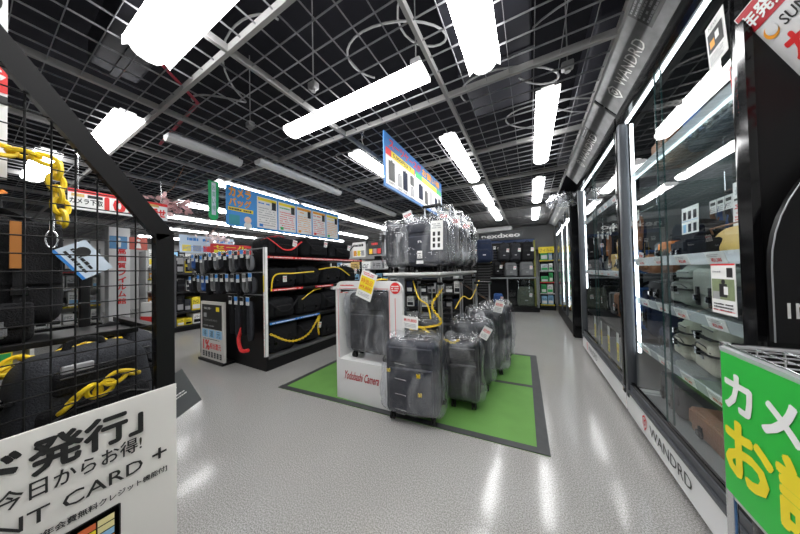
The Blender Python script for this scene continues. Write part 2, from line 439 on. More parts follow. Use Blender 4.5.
# ------------------------------------------------------------------ bags (local frame: x width, -y front, z up, base at 0)
def price_tag(mb, x, z, w, h, y, M=None, txt='¥29,800', col=None, seed=1):
    col = col or RED
    mb.box(x, x + w, y, y + .0015, z, z + h, PAPER, M)
    put_text(mb, txt, x + w * .1, z + h * .52, h * .28, col, w=w * .8, y=y - .0006, bold=.02, M=M)
    scribble(mb, x + w * .1, z + h * .1, w * .8, h * .34, GREYP, rows=3, y=y - .0006, seed=seed, M=M)
def duffel(loc, rz, w, d, h, label, m=None, trim=None, group=None, seed=1, tagged=True, cat='bag', name='duffel_bag'):
    m = m or FAB; t = thing(name, label, cat, loc, rz, group); rn = random.Random(seed)
    sag = lambda p: wrinkle(.012, 7, seed)(Vector((p.x, p.y, p.z - .10 * h * (p.x / w * 2) ** 2 * max(0, p.z / h - .2))))
    MB().rbox((0, 0, h / 2), (w, d, h), min(d, h) * .28, m, mid=6, fn=sag).build('body', t)
    p = MB(); p.rbox((0, -d / 2 - .005, h * .40), (w * .55, .05, h * .5), .02, m, fn=wrinkle(.006, 9, seed + 3))
    p.tube([(-w * .26, -d / 2 - .031, h * .6), (0, -d / 2 - .034, h * .62), (w * .26, -d / 2 - .031, h * .6)], .003, ZIP, n=6); p.build('front_pocket', t)
    for s in (-1, 1):
        hh = MB(); yy = s * d * .22
        P = [(-w * .16, yy, h * .93), (-w * .13, yy * .8, h * 1.06), (0, yy * .6, h * 1.13), (w * .13, yy * .8, h * 1.06), (w * .16, yy, h * .93)]
        hh.tube(P, .012, trim or STRAP, n=8, flat=.4); hh.build('handle', t)
    st = MB(); P = [(-w * .46, -d * .1, h * .8)]
    for i in range(9):
        a = i / 8; P.append((-w * .5 + w * a, -d * .5 - .03 - .03 * math.sin(a * PI), h * (.85 - .55 * math.sin(a * PI)) + .02 * rn.random()))
    st.tube(P, .011, trim or STRAP, n=6, flat=.3); st.build('shoulder_strap', t)
    if tagged:
        g = MB(); price_tag(g, w * .10, h * .62, .07, .09, -d / 2 - .05, Matrix.Rotation(.2, 4, 'Y'), seed=seed); g.build('price_tag', t)
    return t
def backpack(loc, rz, w, d, h, label, m=None, m2=None, group=None, seed=1, tagged=True, straps=True, cat='backpack', name='backpack', bands=False, scale=None):
    m = m or FAB; m2 = m2 or m; t = thing(name, label, cat, loc, rz, group); k = wrinkle(.008, 8, seed)
    fn = lambda p: k(Vector((p.x * (1 - .12 * max(0, p.z / h - .5) * 2), p.y * (1 - .22 * max(0, p.z / h - .4)), p.z)))
    MB().rbox((0, 0, h / 2), (w, d, h), min(w, d) * .32, m, mid=5, fn=fn).build('body', t)
    p = MB(); p.rbox((0, -d * .45, h * .33), (w * .78, d * .32, h * .5), d * .13, m2, fn=wrinkle(.006, 9, seed + 2))
    p.tube([(-w * .36, -d * .6, h * .46), (-w * .2, -d * .625, h * .53), (w * .2, -d * .625, h * .53), (w * .36, -d * .6, h * .46)], .003, ZIP, n=6)
    p.box(-w * .09, w * .09, -d * .635, -d * .60, h * .30, h * .35, GREYP); p.build('front_pocket', t)
    q = MB(); q.rbox((0, -d * .42, h * .75), (w * .6, d * .18, h * .22), d * .07, m2); q.tube([(-w * .26, -d * .515, h * .8), (w * .26, -d * .515, h * .8)], .003, ZIP, n=6); q.build('top_pocket', t)
    if bands:
        for zz in (.42, .68):
            b = MB(); b.tube([(-w * .52, -d * .1, h * zz), (-w * .40, -d * .58, h * zz), (0, -d * .66, h * zz), (w * .40, -d * .58, h * zz), (w * .52, -d * .1, h * zz)], .016, STRAP, n=8, flat=.3); b.rbox((0, -d * .69, h * zz), (.04, .014, .034), .004, GLOSSBLACK); b.build('compression_strap', t)
    MB().tube([(-w * .14, 0, h * .97), (-w * .11, 0, h * 1.05), (0, 0, h * 1.08), (w * .11, 0, h * 1.05), (w * .14, 0, h * .97)], .011, STRAP, n=8, flat=.5).build('handle', t)
    if straps:
        for s in (-1, 1):
            b = MB(); b.tube([(s * w * .2, d * .38, h * .92), (s * w * .34, d * .56, h * .75), (s * w * .42, d * .58, h * .45), (s * w * .47, d * .4, h * .15)], .026, STRAP, n=8, flat=.35); b.build('strap', t)
            b = MB(); b.tube([(s * w * .5, -d * .35, h * .68), (s * w * .525, 0, h * .66), (s * w * .5, d * .35, h * .66)], .010, STRAP, n=6, flat=.4); b.rbox((s * w * .53, -d * .1, h * .67), (.015, .04, .028), .004, GLOSSBLACK); b.build('side_buckle', t)
    if tagged:
        g = MB(); price_tag(g, w * .08, h * .52, .07, .10, -d * .66, Matrix.Rotation(.12, 4, 'Y'), seed=seed); g.build('price_tag', t)
    if scale: t.scale = (scale,) * 3
    return t
def camera_bag(loc, rz, w, d, h, label, m=None, m2=None, group=None, seed=1, tagged=False, cat='camera bag', name='camera_bag', patches=None):
    m = m or FAB2; m2 = m2 or m; t = thing(name, label, cat, loc, rz, group)
    MB().rbox((0, 0, h / 2), (w, d, h), min(d, h) * .22, m, mid=4, fn=wrinkle(.008, 8, seed)).build('body', t)
    f = MB(); f.rbox((0, -d * .5, h * .68), (w * .96, .018, h * .56), .008, m2, fn=wrinkle(.005, 8, seed + 1)); f.rbox((0, -d * .1, h * .97), (w * .96, d * .8, .02), .008, m2); f.build('flap', t)
    for s in (-1, 1):
        b = MB(); b.box(s * w * .25 - .012, s * w * .25 + .012, -d * .5 - .018, -d * .5 - .008, h * .18, h * .6, patches or STRAP); b.rbox((s * w * .25, -d * .5 - .02, h * .35), (.035, .012, .03), .004, patches or GLOSSBLACK); b.build('buckle_strap', t)
    st = MB(); P = []
    for i in range(11):
        a = i / 10; P.append((-w * .5 + w * a, 0 + .04 * math.sin(a * 9 + seed), h * (.85 + .32 * math.sin(a * PI))))
    st.tube(P, .013, STRAP, n=6, flat=.35); st.build('shoulder_strap', t)
    if tagged:
        g = MB(); price_tag(g, -.03, h * .3, .06, .08, -d * .5 - .03, seed=seed); g.build('price_tag', t)
    return t

# ------------------------------------------------------------------ glass cabinets by the aisle
GX = .645
def hexlogo(mb, x, z, s, m, y=-.001, M=None):
    """pointed shield outline with a small lens mark"""
    def ring(a, b):
        o = [(0, 1), (.62, .62), (.55, -.35), (0, -1), (-.55, -.35), (-.62, .62)]
        vs = [(x + s * a * p[0], y, z + s * a * p[1]) for p in o] + [(x + s * b * p[0], y, z + s * b * p[1]) for p in o]
        mb.add(vs, [(i, (i + 1) % 6, 6 + (i + 1) % 6, 6 + i) for i in range(6)], m, M)
    ring(1, .76); ring(.40, .22)
    rect(mb, x - s * .3, z + s * .36, s * .6, s * .10, m, y, M)
MARBLE = mat('grey_marbled_print', (.20, .20, .205), .5, var=.5, vscale=14)
def cabinet(ya, yb, label, shelves, fascia_len, bandmat, floor_items=False):
    D = .66; t = thing('display_cabinet', label, 'cabinet', (GX, ya, 0)); L = yb - ya
    MB().box(.03, D, .0, L, .03, .075, BLACK).box(.0, D, 0, L, .07, .228, WHITE).build('plinth', t)
    lg = MB(); M = rail_M((-.001, L, .0), (0, -1, 0), (0, 0, 1)); hexlogo(lg, .32, .152, .052, RED, M=M); lg.build('plinth_logo', t)
    lg = MB(); put_text(lg, 'WANDRD', .40, .122, .062, INK, w=.45, M=M); lg.build('plinth_lettering', t)
    fr = MB(); fr.box(-.008, .05, 0, L, .23, .25, POSTM).box(.004, .04, 0, L, .255, .29, POSTM).box(.012, .03, 0, L, .29, .312, GLOSSBLACK); fr.build('bottom_rail', t)
    MB().box(-.01, .05, 0, L, 2.31, 2.40, GLOSSBLACK).box(0, D, 0, L, 2.385, 2.40, BLACK).build('top_rail', t)
    for s, y in ((0, 0.), (1, L - .05)):
        p = MB(); p.rbox((.02, y + .025, 1.25), (.055, .05, 2.12), .008, POSTM if s else GLOSSBLACK); p.build('post', t)
        p = MB(); p.box(D - .04, D, y, y + .05, .19, 2.4, BLACK); p.build('post', t)
    MB().box(D - .012, D, .05, L - .05, .2, 2.39, mat('cabinet_back', (.035, .04, .045), .5)).build('back_panel', t)
    MB().box(.02, D - .02, .05, L - .05, .225, .24, mat('cabinet_deck', (.22, .22, .22), .3)).build('deck', t)
    for a, b, x in ((.05, L * .53, .012), (L * .5, L - .05, .026)):
        dmb = MB(); dmb.box(x, x + .005, a, b, .32, 2.32, GLASS); dg = dmb.build('sliding_door', t)
        e = MB(); e.box(x - .001, x + .006, b - .003, b, .32, 2.32, mat('glass_edge', (.02, .06, .06), .2)) if a < .1 else e.box(x - .001, x + .006, a, a + .003, .32, 2.32, mat('glass_edge'))
        e.build('door_edge', dg)
    for y in (L - .075,):
        l = MB(); l.box(.055, .07, y, y + .018, .55 if L < 1.5 else .9, 2.28, LEDM); l.build('led_strip', t)
    MB().box(.03, .045, .06, L - .06, 2.295, 2.31, LEDM).build('led_strip', t)
    for k, (z, led) in enumerate(shelves):
        s = MB(); s.box(.06, D - .03, .055, L - .1, z - .008, z, SHELFG); so = s.build('shelf', t)
        if led: MB().box(.06, .068, .1, L - .1, z - .022, z - .010, LEDM).build('led_strip', so)
        lp = MB(); Mt = rail_M((.052, L - .1, z - .035), (0, -1, 0), (-.25, 0, 1)); lp.box(0, L - .16, 0, .003, 0, .055, LIPW if k == 1 else LIPG, Mt); lp.build('price_lip', so)
        n = int((L - .25) / .24); rr = random.Random(int(z * 100))
        for i in range(n if k or L > 1.5 else 0):
            c = MB(); xx = .06 + i * .24 + rr.uniform(0, .05)
            c.box(xx, xx + .12, -.0025, -.0005, .003, .053, PAPER, Mt)
            put_text(c, '¥%d,%d00' % (rr.randint(11, 49), rr.randint(1, 9)), xx + .03, .010, .017, RED, w=.062, y=-.003, bold=.03, M=Mt)
            scribble(c, xx + .008, .031, .08, .015, GREYP, rows=2, y=-.003, seed=i + k, M=Mt); c.build('price_card', so)
    # leaning header
    hd = MB(); Mh = rail_M((-.0, L, 2.402), (0, -1, 0), (-.145, 0, .185)); hd.box(.01, L, 0, .012, 0, .235, MARBLE, Mh); ho = hd.build('header_board', t)
    h2 = MB(); u0 = .21 if L < 1.5 else .66; hexlogo(h2, u0, .095, .068, PAPER, M=Mh); h2.build('header_logo', ho); h2 = MB(); put_text(h2, 'WANDRD', u0 + .09, .055, .085, PAPER, w=.37 if L < 1.5 else .62, M=Mh)
    h2.build('header_lettering', ho); h2 = MB(); h2.box(u0 + .55, u0 + .74, -.0012, 0, .07, .235, mat('dark_print', (.07, .07, .07), .5), Mh); scribble(h2, u0 + .565, .09, .16, .13, GREYP, rows=5, y=-.002, M=Mh); h2.build('header_small_print', ho)
    return t
S1 = [(1.865, True), (1.235, True), (.955, False), (.63, False)]
cabinet(1.24, 2.50, 'nearer tall glass cabinet with camera bags and white plinth', S1, 1.2, MARBLE)
cabinet(2.53, 4.30, 'second tall glass cabinet farther down the aisle, with small straps', [(1.82, False), (1.14, False)], 1.2, MARBLE)

# near end of the first cabinet: gloss black end panel
ep = thing('end_panel', 'tall gloss black end panel closing the near side of the glass cabinet', 'panel', (GX, 1.21, 0))
MB().box(-.01, .80, 0, .024, 0, 2.42, BLACK).build('board', ep)
MB().box(-.018, .0, -.006, .028, 0, 2.42, GLOSSBLACK).build('edge_trim', ep)

def hung_card(loc, u, v, w, h, label, cat, draw, name='paper_sign', th=.0015, base=PAPER):
    M = rail_M(loc, u, v); t = thing(name, label, cat, loc); Ml = Matrix.Translation(-Vector(loc)) @ M
    MB().box(0, w, 0, th, 0, h, base, Ml).build('sheet', t, smooth=False)
    pr = MB(); draw(pr, Ml); pr.build('print', t, smooth=False)
    return t
toaisle = dict(u=(0, -1, 0), v=(0, 0, 1))
def d1(p, M):
    rect(p, .01, .06, .08, .08, INK, M=M); rect(p, .02, .075, .025, .03, ORG, y=-.0015, M=M); rect(p, .05, .09, .02, .03, PAPER, y=-.0015, M=M); scribble(p, .012, .01, .075, .04, GREYP, rows=4, M=M)
    put_text(p, 'NEW', .02, .15, .015, GREYP, M=M)
hung_card((GX - .004, 1.40, 1.955), (0, -1, .10), (0, .1, 1), .10, .18, 'white and black photo card taped on the glass at upper right', 'paper sign', d1)
def d2(p, M):
    rect(p, 0, 0, .004, .26, RED, M=M); rect(p, .041, 0, .004, .26, RED, M=M); rect(p, 0, .256, .045, .004, RED, M=M); rect(p, 0, 0, .045, .004, RED, M=M)
    for i, ch in enumerate('買取強化中カメラ下取'): put_text(p, ch, .013, .235 - i * .021, .017, RED, M=M)
    p.cyl((.022, -.002, .024), (.022, 0, .024), .012, INK, M=M)
hung_card((GX - .006, 1.265, 1.63), (0, -1, .12), (0, .1, 1), .045, .27, 'narrow white vertical strip sign with red lettering by the cabinet post', 'strip sign', d2)
def d3(p, M):
    rect(p, 0, .185, .13, .006, RED, M=M); scribble(p, .012, .155, .055, .012, GREYP, rows=1, M=M); rect(p, .088, .14, .03, .035, INK, M=M)
    rect(p, .005, .055, .12, .078, mat('photo_green', (.22, .27, .14), .5, var=.5, vscale=30), M=M); rect(p, .01, .055, .04, .03, GREYP, y=-.0013, M=M)
    p.rbox((.068, -.0015, .09), (.04, .001, .05), .0005, INK, M=M); p.cyl((.07, -.002, .123), (.07, 0, .123), .009, INK, M=M)
    rect(p, .075, .075, .022, .03, PAPER, y=-.003, M=M)
    scribble(p, .012, .008, .105, .035, INK, rows=3, M=M); rect(p, .005, .012, .12, .002, RED, y=-.0016, M=M)
hung_card((GX - .004, 1.445, 1.01), (0, -1, .0), (0, 0, 1), .13, .19, 'small white card with a photo hanging on the cabinet glass below the shelf', 'paper sign', d3)

# contents of the first cabinet
t = thing('leather_pouch', 'soft tan leather pouch on the bright shelf of the nearer glass cabinet', 'pouch', (GX + .32, 1.83, 1.236), -PI / 2 + .1)
MB().rbox((0, 0, .085), (.36, .20, .17), .07, TAN, mid=8, fn=lambda p: wrinkle(.02, 6, 2)(Vector((p.x, p.y * (1 - .5 * p.z / .17), p.z * (1 + .25 * p.x))))).build('body', t)
MB().tube([(-.17, -.05, .13), (-.08, -.11, .15), (.08, -.11, .16), (.17, -.05, .16)], .004, BROWN, n=6).build('seam', t)
camera_bag((GX + .32, 2.16, 1.236), -PI / 2, .28, .22, .15, 'black camera bag lying next to the tan bag in the glass cabinet', FAB, FAB, seed=6)
camera_bag((GX + .25, 2.33, 1.236), -PI / 2 + .3, .16, .16, .12, 'small dark pouch at the far end of the bright cabinet shelf', FAB2, FABG, seed=7)
for i, (y, x, w, h, lb) in enumerate(((2.42, .30, .19, .19, 'white card with six small product pictures standing on the bright shelf'), (2.16, .42, .13, .24, 'orange and red poster standing behind the cards in the glass cabinet'), (2.02, .34, .14, .24, 'white poster with red and black lettering standing in the glass cabinet'))):
    def dd(p, M, i=i, w=w, h=h):
        if i == 0:
            for a in range(3):
                for b in range(2): rect(p, .02 + a * .058, .02 + b * .085, .035, .055, FAB2 if (a + b) else LBLUE, M=M)
            rect(p, 0, .095, w, .003, LBLUE, M=M)
        elif i == 1:
            rect(p, 0, 0, w, h, mat('poster_orange', (.62, .36, .22), .6), M=M)
            for a, ch in enumerate('新色登場'): put_text(p, ch, .07, h - .055 - a * .05, .04, RED, y=-.002, M=M)
        else:
            put_text(p, '最大', .02, h - .07, .045, GREYP, M=M, bold=.02); rect(p, .01, h - .10, w - .02, .012, INK, M=M); put_text(p, '予約', .015, .07, .05, RED, w=.1, M=M, bold=.02); scribble(p, .015, .015, w - .03, .045, RED, rows=3, M=M)
    hung_card((GX + x, y, 1.40), (0, -1, 0), (0.02, 0, 1), w, h, lb, 'paper sign', dd)
t = thing('panel_display', 'white ribbed display panel with dark squares behind the tan bag', 'display panel', (GX + .45, 1.42, 1.24))
MB().rbox((0, .14, .17), (.02, .30, .34), .008, mat('light_panel', (.55, .55, .55), .4)).build('board', t)
mb = MB()
for i in range(2):
    for j in range(3): mb.box(-.016, -.011, .06 + i * .09, .12 + i * .09, .05 + j * .1, .11 + j * .1, INK)
mb.build('square', t)
LGB = mat('greygreen_fabric', (.20, .22, .19), .7, bump=.4, bscale=150, var=.15)
backpack((GX + .24, 2.02, .956), -PI / 2, .24, .20, .25, 'grey green camera backpack in the middle of the second cabinet shelf', LGB, LGB, bands=True, seed=11, tagged=False)
camera_bag((GX + .22, 1.72, .956), -PI / 2 - .1, .26, .22, .22, 'wide grey green camera bag behind the hanging photo card', LGB, LGB, seed=12)
camera_bag((GX + .22, 2.30, .956), -PI / 2, .20, .2, .14, 'low black sling bag at the far end of the second cabinet shelf', FAB, FAB, seed=13)
camera_bag((GX + .22, 1.42, .956), -PI / 2, .2, .2, .16, 'low black case on the cabinet shelf nearest the black end panel', FAB, FAB2, seed=14)
backpack((GX + .24, 1.80, .631), -PI / 2 - .15, .27, .20, .30, 'large cream camera backpack with black straps on the third cabinet shelf', CREAM, CREAM, bands=True, seed=15, tagged=False)
backpack((GX + .24, 2.08, .631), -PI / 2 - .1, .21, .17, .25, 'smaller cream camera backpack with black straps beside the large one', CREAM, CREAM, bands=True, seed=16, tagged=False)
camera_bag((GX + .25, 2.30, .631), -PI / 2, .17, .18, .13, 'dark blue pouch on the third cabinet shelf', FABN, FABN, seed=17)
camera_bag((GX + .25, 1.46, .631), -PI / 2, .22, .22, .22, 'black camera bag on the third cabinet shelf behind the green board', FAB, FAB, seed=18)
camera_bag((GX + .3, 1.78, .241), -PI / 2, .5, .3, .14, 'brown leather mat bag lying on the cabinet floor', BROWN, BROWN, seed=19)
camera_bag((GX + .3, 1.75, 1.866), -PI / 2, .35, .2, .19, 'black bag on the top shelf of the nearer glass cabinet', FABN, FAB2, seed=20)
camera_bag((GX + .25, 2.28, 1.866), -PI / 2, .22, .18, .2, 'brown leather bag on the top shelf of the nearer glass cabinet', BROWN, BROWN, seed=21)
camera_bag((GX + .3, 2.02, 1.866), -PI / 2, .2, .18, .21, 'blue grey bag on the top shelf beside the brown bag', FABN, BLUEF, seed=22)
for i, (x_, y_, z_, w_, d_, h_, m_, lb) in enumerate((
    (.20, 1.98, 1.236, .17, .16, .10, FAB, 'flat black pouch in front of the black bag on the bright cabinet shelf'),
    (.40, 2.36, 1.236, .20, .16, .22, FAB2, 'charcoal bag behind the small pouch on the bright cabinet shelf'),
    (.20, 2.20, 1.236, .12, .14, .11, ORANGE, 'small orange trimmed pouch on the bright cabinet shelf'),
    (.42, 2.18, .956, .22, .18, .22, FABN, 'dark navy bag behind the low sling bag on the second cabinet shelf'),
    (.20, 1.56, .956, .16, .16, .14, FAB2, 'charcoal case beside the wide grey green bag in the glass cabinet'),
    (.42, 2.30, .631, .22, .18, .24, FAB, 'black bag behind the dark blue pouch on the third cabinet shelf'),
    (.30, 2.25, .241, .30, .3, .20, FAB2, 'charcoal bag on the cabinet floor at the far end'),
    (.40, 1.50, 1.866, .22, .2, .2, FAB2, 'charcoal bag on the top cabinet shelf nearest the end panel'))):
    camera_bag((GX + x_, y_, z_), -PI / 2 + .1 * (i % 3 - 1), w_, d_, h_, lb, FAB if m_ is ORANGE else m_, m_, seed=200 + i)
# hanging straps and small goods on hooks inside the cabinets
def hook_strap(x, y, z, L, m, label, group, seed=0, card=PAPER, name='camera_strap', cat='camera strap'):
    r = random.Random(seed); t = thing(name, label, cat, (x, y, z), -PI / 2, group)
    P = []
    for i in range(15):
        a = i / 14 * 2 * PI; P.append((.035 * math.sin(a), -.012 + .006 * math.sin(2 * a), -L / 2 * (1 - math.cos(a)) - .05))
    MB().tube(P[:-1], .011, m, n=6, flat=.35, closed=True).build('strap_loop', t)
    c = MB(); c.box(-.032, .032, -.026, -.024, -.09, -.005, card); c.rbox((0, -.0265, -.03), (.045, .001, .02), .0004, INK); scribble(c, -.026, -.085, .052, .035, GREYP, rows=3, y=-.0268, seed=seed); c.build('header_card', t)
    MB().tube([(0, .06, .0), (0, -.03, .0), (0, -.045, .012)], .0022, CHROME, n=5).build('hook', t)
    return t
cols = [BROWN, FABN, FAB, ORANGE, FABG, BLUEF, FAB, TAN]
od = ('first', 'second', 'third', 'fourth', 'fifth', 'sixth', 'seventh', 'eighth', 'ninth', 'tenth', 'eleventh', 'twelfth', 'thirteenth', 'fourteenth', 'fifteenth', 'sixteenth')
cn = ['brown leather', 'navy', 'black', 'orange', 'grey', 'blue', 'plain black', 'tan leather']
rr = random.Random(5)
for i in range(15):
    y = 2.66 + i * .108; k = i % 8
    hook_strap(GX + .17 + .05 * (i % 2), y, 1.66 - .03 * (i % 3), rr.uniform(.2, .32), cols[k], '%s strap, %s from near end on second cabinet upper hooks' % (cn[k], od[i]), 'straps in the second cabinet', i)
for i in range(9):
    y = 1.78 + i * .07
    hook_strap(GX + .44, y, 1.62, rr.uniform(.12, .2), cols[(i * 3) % 8], '%s strap, %s from near end on nearer cabinet rear hooks' % (cn[(i * 3) % 8], od[i]), 'straps in the nearer cabinet', i)
for nm, yy in (('second', (2.62, 4.2)), ('nearer', (1.72, 2.4))):
    mb = MB(); x = GX + (.25 if nm == 'second' else .5); mb.tube([(x, yy[0], 1.68), (x, yy[1], 1.68)], .006, CHROME, n=8)
    for y in yy: mb.tube([(x, y, 1.68), (x, y, 1.81)], .004, CHROME, n=6)
    tag(mb.build('hanging_rail'), 'thin chrome rail carrying the straps in the %s glass cabinet' % nm, 'rail')
for i in range(6):
    y = 2.72 + i * .26
    (camera_bag if i % 2 else duffel)((GX + .28, y, 1.141), -PI / 2 + rr.uniform(-.3, .3), .22, .18, rr.uniform(.14, .2), '%s bag, %s from near end on second cabinet middle shelf' % (('brown', 'blue', 'black', 'orange', 'grey', 'dark')[i], od[i]), (BROWN, BLUEF, FAB, TAN, FABG, FABN)[i], group='bags on the middle shelf of the second cabinet', seed=30 + i)
for i in range(6):
    y = 2.75 + i * .26
    camera_bag((GX + .32, y, .62), -PI / 2 + rr.uniform(-.3, .3), .24, .22, rr.uniform(.25, .38), '%s bag, %s from near end on second cabinet low rack' % (('navy', 'blue', 'black', 'brown', 'grey', 'black')[i], od[i]), (FABN, BLUEF, FAB, BROWN, FABG, FAB)[i], group='bags on the low rack of the second cabinet', seed=40 + i, tagged=True)
tag(MB().rbox((GX + .33, 3.4, .60), (.56, 1.56, .035), .006, BLACK).build('low_rack_shelf'), 'dark low shelf board inside the second glass cabinet', 'shelf')
for i in range(5):
    y = 2.72 + i * .30
    def dq(p, M, i=i):
        rect(p, 0, 0, .07, .17, YEL, M=M); put_text(p, '特価', .012, .1, .03, RED, w=.045, y=-.002, M=M); scribble(p, .01, .02, .05, .06, INK, rows=4, y=-.002, M=M); scribble(p, .01, .185, .05, .06, GREYP, rows=4, M=M)
    hung_card((GX + .07, y, .30), (0, -1, 0), (0, 0, 1), .07, .27, 'tall yellow price card, %s from near end low in second cabinet' % od[i], 'price card', dq, name='price_card')

# ------------------------------------------------------------------ farther cabinets beyond the gap
def open_case(x0, y0, y1, label, zt=2.2):
    t = thing('display_cabinet', label, 'cabinet', (x0, y0, 0)); L = y1 - y0
    MB().box(0, .6, 0, .03, .02, 2.30, GLOSSBLACK).box(-.02, .0, .0, .06, .02, 2.30, BLACK).build('end_panel', t)
    MB().box(0, .6, .03, L, 0, .22, BLACK).build('plinth', t)
    MB().box(.57, .6, .03, L, .22, 2.28, mat('cabinet_back')).build('back_panel', t)
    MB().box(-.02, .6, .03, L, 2.28, 2.34, BLACK).build('top', t)
    MB().box(.0, .02, .03, L, 2.05, 2.09, LEDM).build('led_strip', t)
    n = 3
    for i in range(n + 1):
        MB().box(-.01, .03, .03 + i * (L - .07) / n, .07 + i * (L - .07) / n, .22, 2.28, POSTM).build('post', t)
        if i < n: MB().box(.04, .055, .08 + i * (L - .07) / n, .10 + i * (L - .07) / n, .4, 2.2, LEDM).build('led_strip', t)
        if i < n: MB().box(.005, .010, .07 + i * (L - .07) / n, .03 + (i + 1) * (L - .07) / n, .22, 2.05, GLASS).build('glass_door', t)
    for z in (.6, .95, 1.3, 1.65): MB().box(.03, .56, .03, L, z - .012, z, SHELFG).build('shelf', t)
    Mh = rail_M((-.02, L, 2.30), (0, -1, 0), (-.14, 0, .10)); hd = MB().box(0, L, 0, .012, 0, .17, mat('silver_header', (.45, .46, .47), .35, .5), Mh)
    scribble(hd, .2, .05, L - .4, .07, PAPER, rows=1, y=-.001, seed=3, M=Mh); hd.build('header_board', t)
    return t
open_case(.64, 4.98, 7.55, 'black framed glass case farthest down the right side of the aisle')
for r_, z in enumerate((.22, .601, .951, 1.301, 1.651)):
    for i in range(7):
        c = (LBLUE, PAPER, TAN, GRN, PAPER, ORG, GREYP)[(i + r_) % 7]; y = 5.15 + i * .34
        bxm = MB(); hh = rr.uniform(.14, .27); bxm.rbox((.9, y, z + hh / 2), (.2, .2, hh), .006, c); rect(bxm, -.08, .02, .16, hh * .5, PAPER, M=rail_M((.798, y, z + .02), (0, -1, 0), (0, 0, 1)))
        scribble(bxm, -.07, .03, .14, hh * .4, INK, rows=3, y=-.002, seed=i, M=rail_M((.798, y, z + .02), (0, -1, 0), (0, 0, 1)))
        tag(bxm.build('product_box'), '%s product box, %s from near end, far glass case %s shelf' % ({LBLUE: 'light blue', PAPER: 'white', TAN: 'tan', GRN: 'green', ORG: 'orange', GREYP: 'grey'}[c], od[i], ('lowest', 'second', 'third', 'fourth', 'top')[r_]), 'box', 'boxes in the far glass case')
# crumpled plastic film stuffed on top of the far case
fm = MB().rbox((.55, 4.75, 2.33), (.5, .45, .12), .05, FILM2, k=3, mid=7, fn=wrinkle(.09, 6, 4)); tag(fm.build('plastic_sheet'), 'crumpled clear plastic sheet hanging over the far glass case top', 'plastic sheet')

# ------------------------------------------------------------------ leaning sign at the upper right corner
t = thing('header_sign', 'leaning white and red shop header sign at the upper right corner', 'sign', (.62, 1.228, 2.01))
Ms = rail_M((0, 0, 0), (0, -1, 0), (-.46, 0, 1)); Ms = Ms @ Matrix.Translation((0, 0, -.52))
MB().box(0, .95, 0, .02, 0, .52, mat('sign_silver_white', (.66, .66, .66), .4), Ms).build('board', t)
p = MB(); rect(p, .004, .442, .94, .075, DRED, M=Ms); rect(p, 0, 0, .95, .012, GREYP, M=Ms)
put_text(p, '年発売50/17', .012, .455, .045, PAPER, y=-.002, bold=.03, M=Ms)
p.build('red_band', t)
p = MB()
p.cyl((.05, -.002, .405), (.05, -.0005, .405), .021, ORG, n=20, M=Ms); p.cyl((.056, -.003, .410), (.056, -.0005, .410), .017, mat('sign_silver_white'), n=20, M=Ms)
p.build('logo', t); p = MB(); put_text(p, 'SUNNY', .085, .39, .032, INK, w=.13, M=Ms, bold=.01)
p.build('small_lettering', t); p = MB()
put_text(p, 'カメラ', .05, .285, .08, RED, w=.22, M=Ms, bold=.05); put_text(p, 'なんでも', .05, .19, .08, RED, w=.26, M=Ms, bold=.05)
p.build('lettering', t)

# ------------------------------------------------------------------ rounded black board with white lettering, wire basket rack and green board
t = thing('poster_board', 'tall black board with one rounded corner and white serif letters, beside the glass cabinet', 'board', (.63, 1.15, .965), .12)
poly = [(0, 0), (.5, 0), (.5, .62)] + [(.30 * (1 - math.sin(a)), .22 + .40 * math.cos(a)) for a in [i * PI / 2 / 12 for i in range(0, 13)]]
MB().prism(poly, 0, .014, mat('satin_black_board', (.006, .006, .0065), .35, spec=.3), None).build('board', t)
MB().tube([(x_, -.002, z_) for x_, z_ in ([(0, 0)] + poly[3:][::-1])], .0018, GREYM, n=6).build('edge_trim', t)
p = MB(); put_text(p, 'IN', .026, .072, .045, PAPER, y=-.002); p.build('lettering', t)
t = thing('wire_rack', 'chrome wire basket rack behind the green board', 'rack', (.52, .62, 0))
for x_ in (0, .62):
    for y_ in (0, .50): MB().cyl((x_, y_, 0), (x_, y_, .96), .011, CHROME).build('leg', t)
tp = MB()
for z in (.95, .86): tp.tube([(0, 0, z), (.62, 0, z), (.62, .50, z), (0, .50, z)], .007, CHROME, closed=True)
for i in range(13): x_ = .05 * i + .01; tp.tube([(x_, 0, .86), (x_, 0, .95)], .0025, CHROME, n=6); tp.tube([(x_, .5, .86), (x_, .5, .95)], .0025, CHROME, n=6); tp.tube([(x_, 0, .945), (x_, .5, .945)], .0025, CHROME, n=6)
for i in range(11): y_ = .05 * i; tp.tube([(0, y_, .86), (0, y_, .95)], .0025, CHROME, n=6); tp.tube([(0, y_, .94), (.62, y_, .94)], .0025, CHROME, n=6)
tp.build('basket', t)
bs = MB()
for z in (.12, .5): bs.rbox((.31, .25, z), (.62, .5, .02), .005, mat('rack_board', (.55, .55, .55), .4))
bs.build('shelf', t)
t = thing('green_sign_board', 'bright green board with white and yellow Japanese lettering on the wire rack', 'sign', (.50, 1.10, .5))
Mg = rail_M((0, 0, 0), (0, -1, 0), (0, 0, 1))
MB().box(0, .62, 0, .012, .03, .44, BGRN, Mg).build('board', t)
MB().box(0, .62, -.002, .014, .44, .452, clear_mat('clear_channel', (.9, .92, .92), .1, .1, whites=.3), Mg).build('top_channel', t)
p = MB(); put_text(p, 'カメラの', .018, .285, .10, PAPER, w=.48, bold=.035, M=Mg); p.build('white_lettering', t); p = MB(); put_text(p, 'お試し', .014, .095, .165, YEL, w=.50, bold=.035, M=Mg); p.build('yellow_lettering', t)
t = thing('denim_bag', 'blue denim bag hanging under the green board', 'bag', (.60, .95, .14))
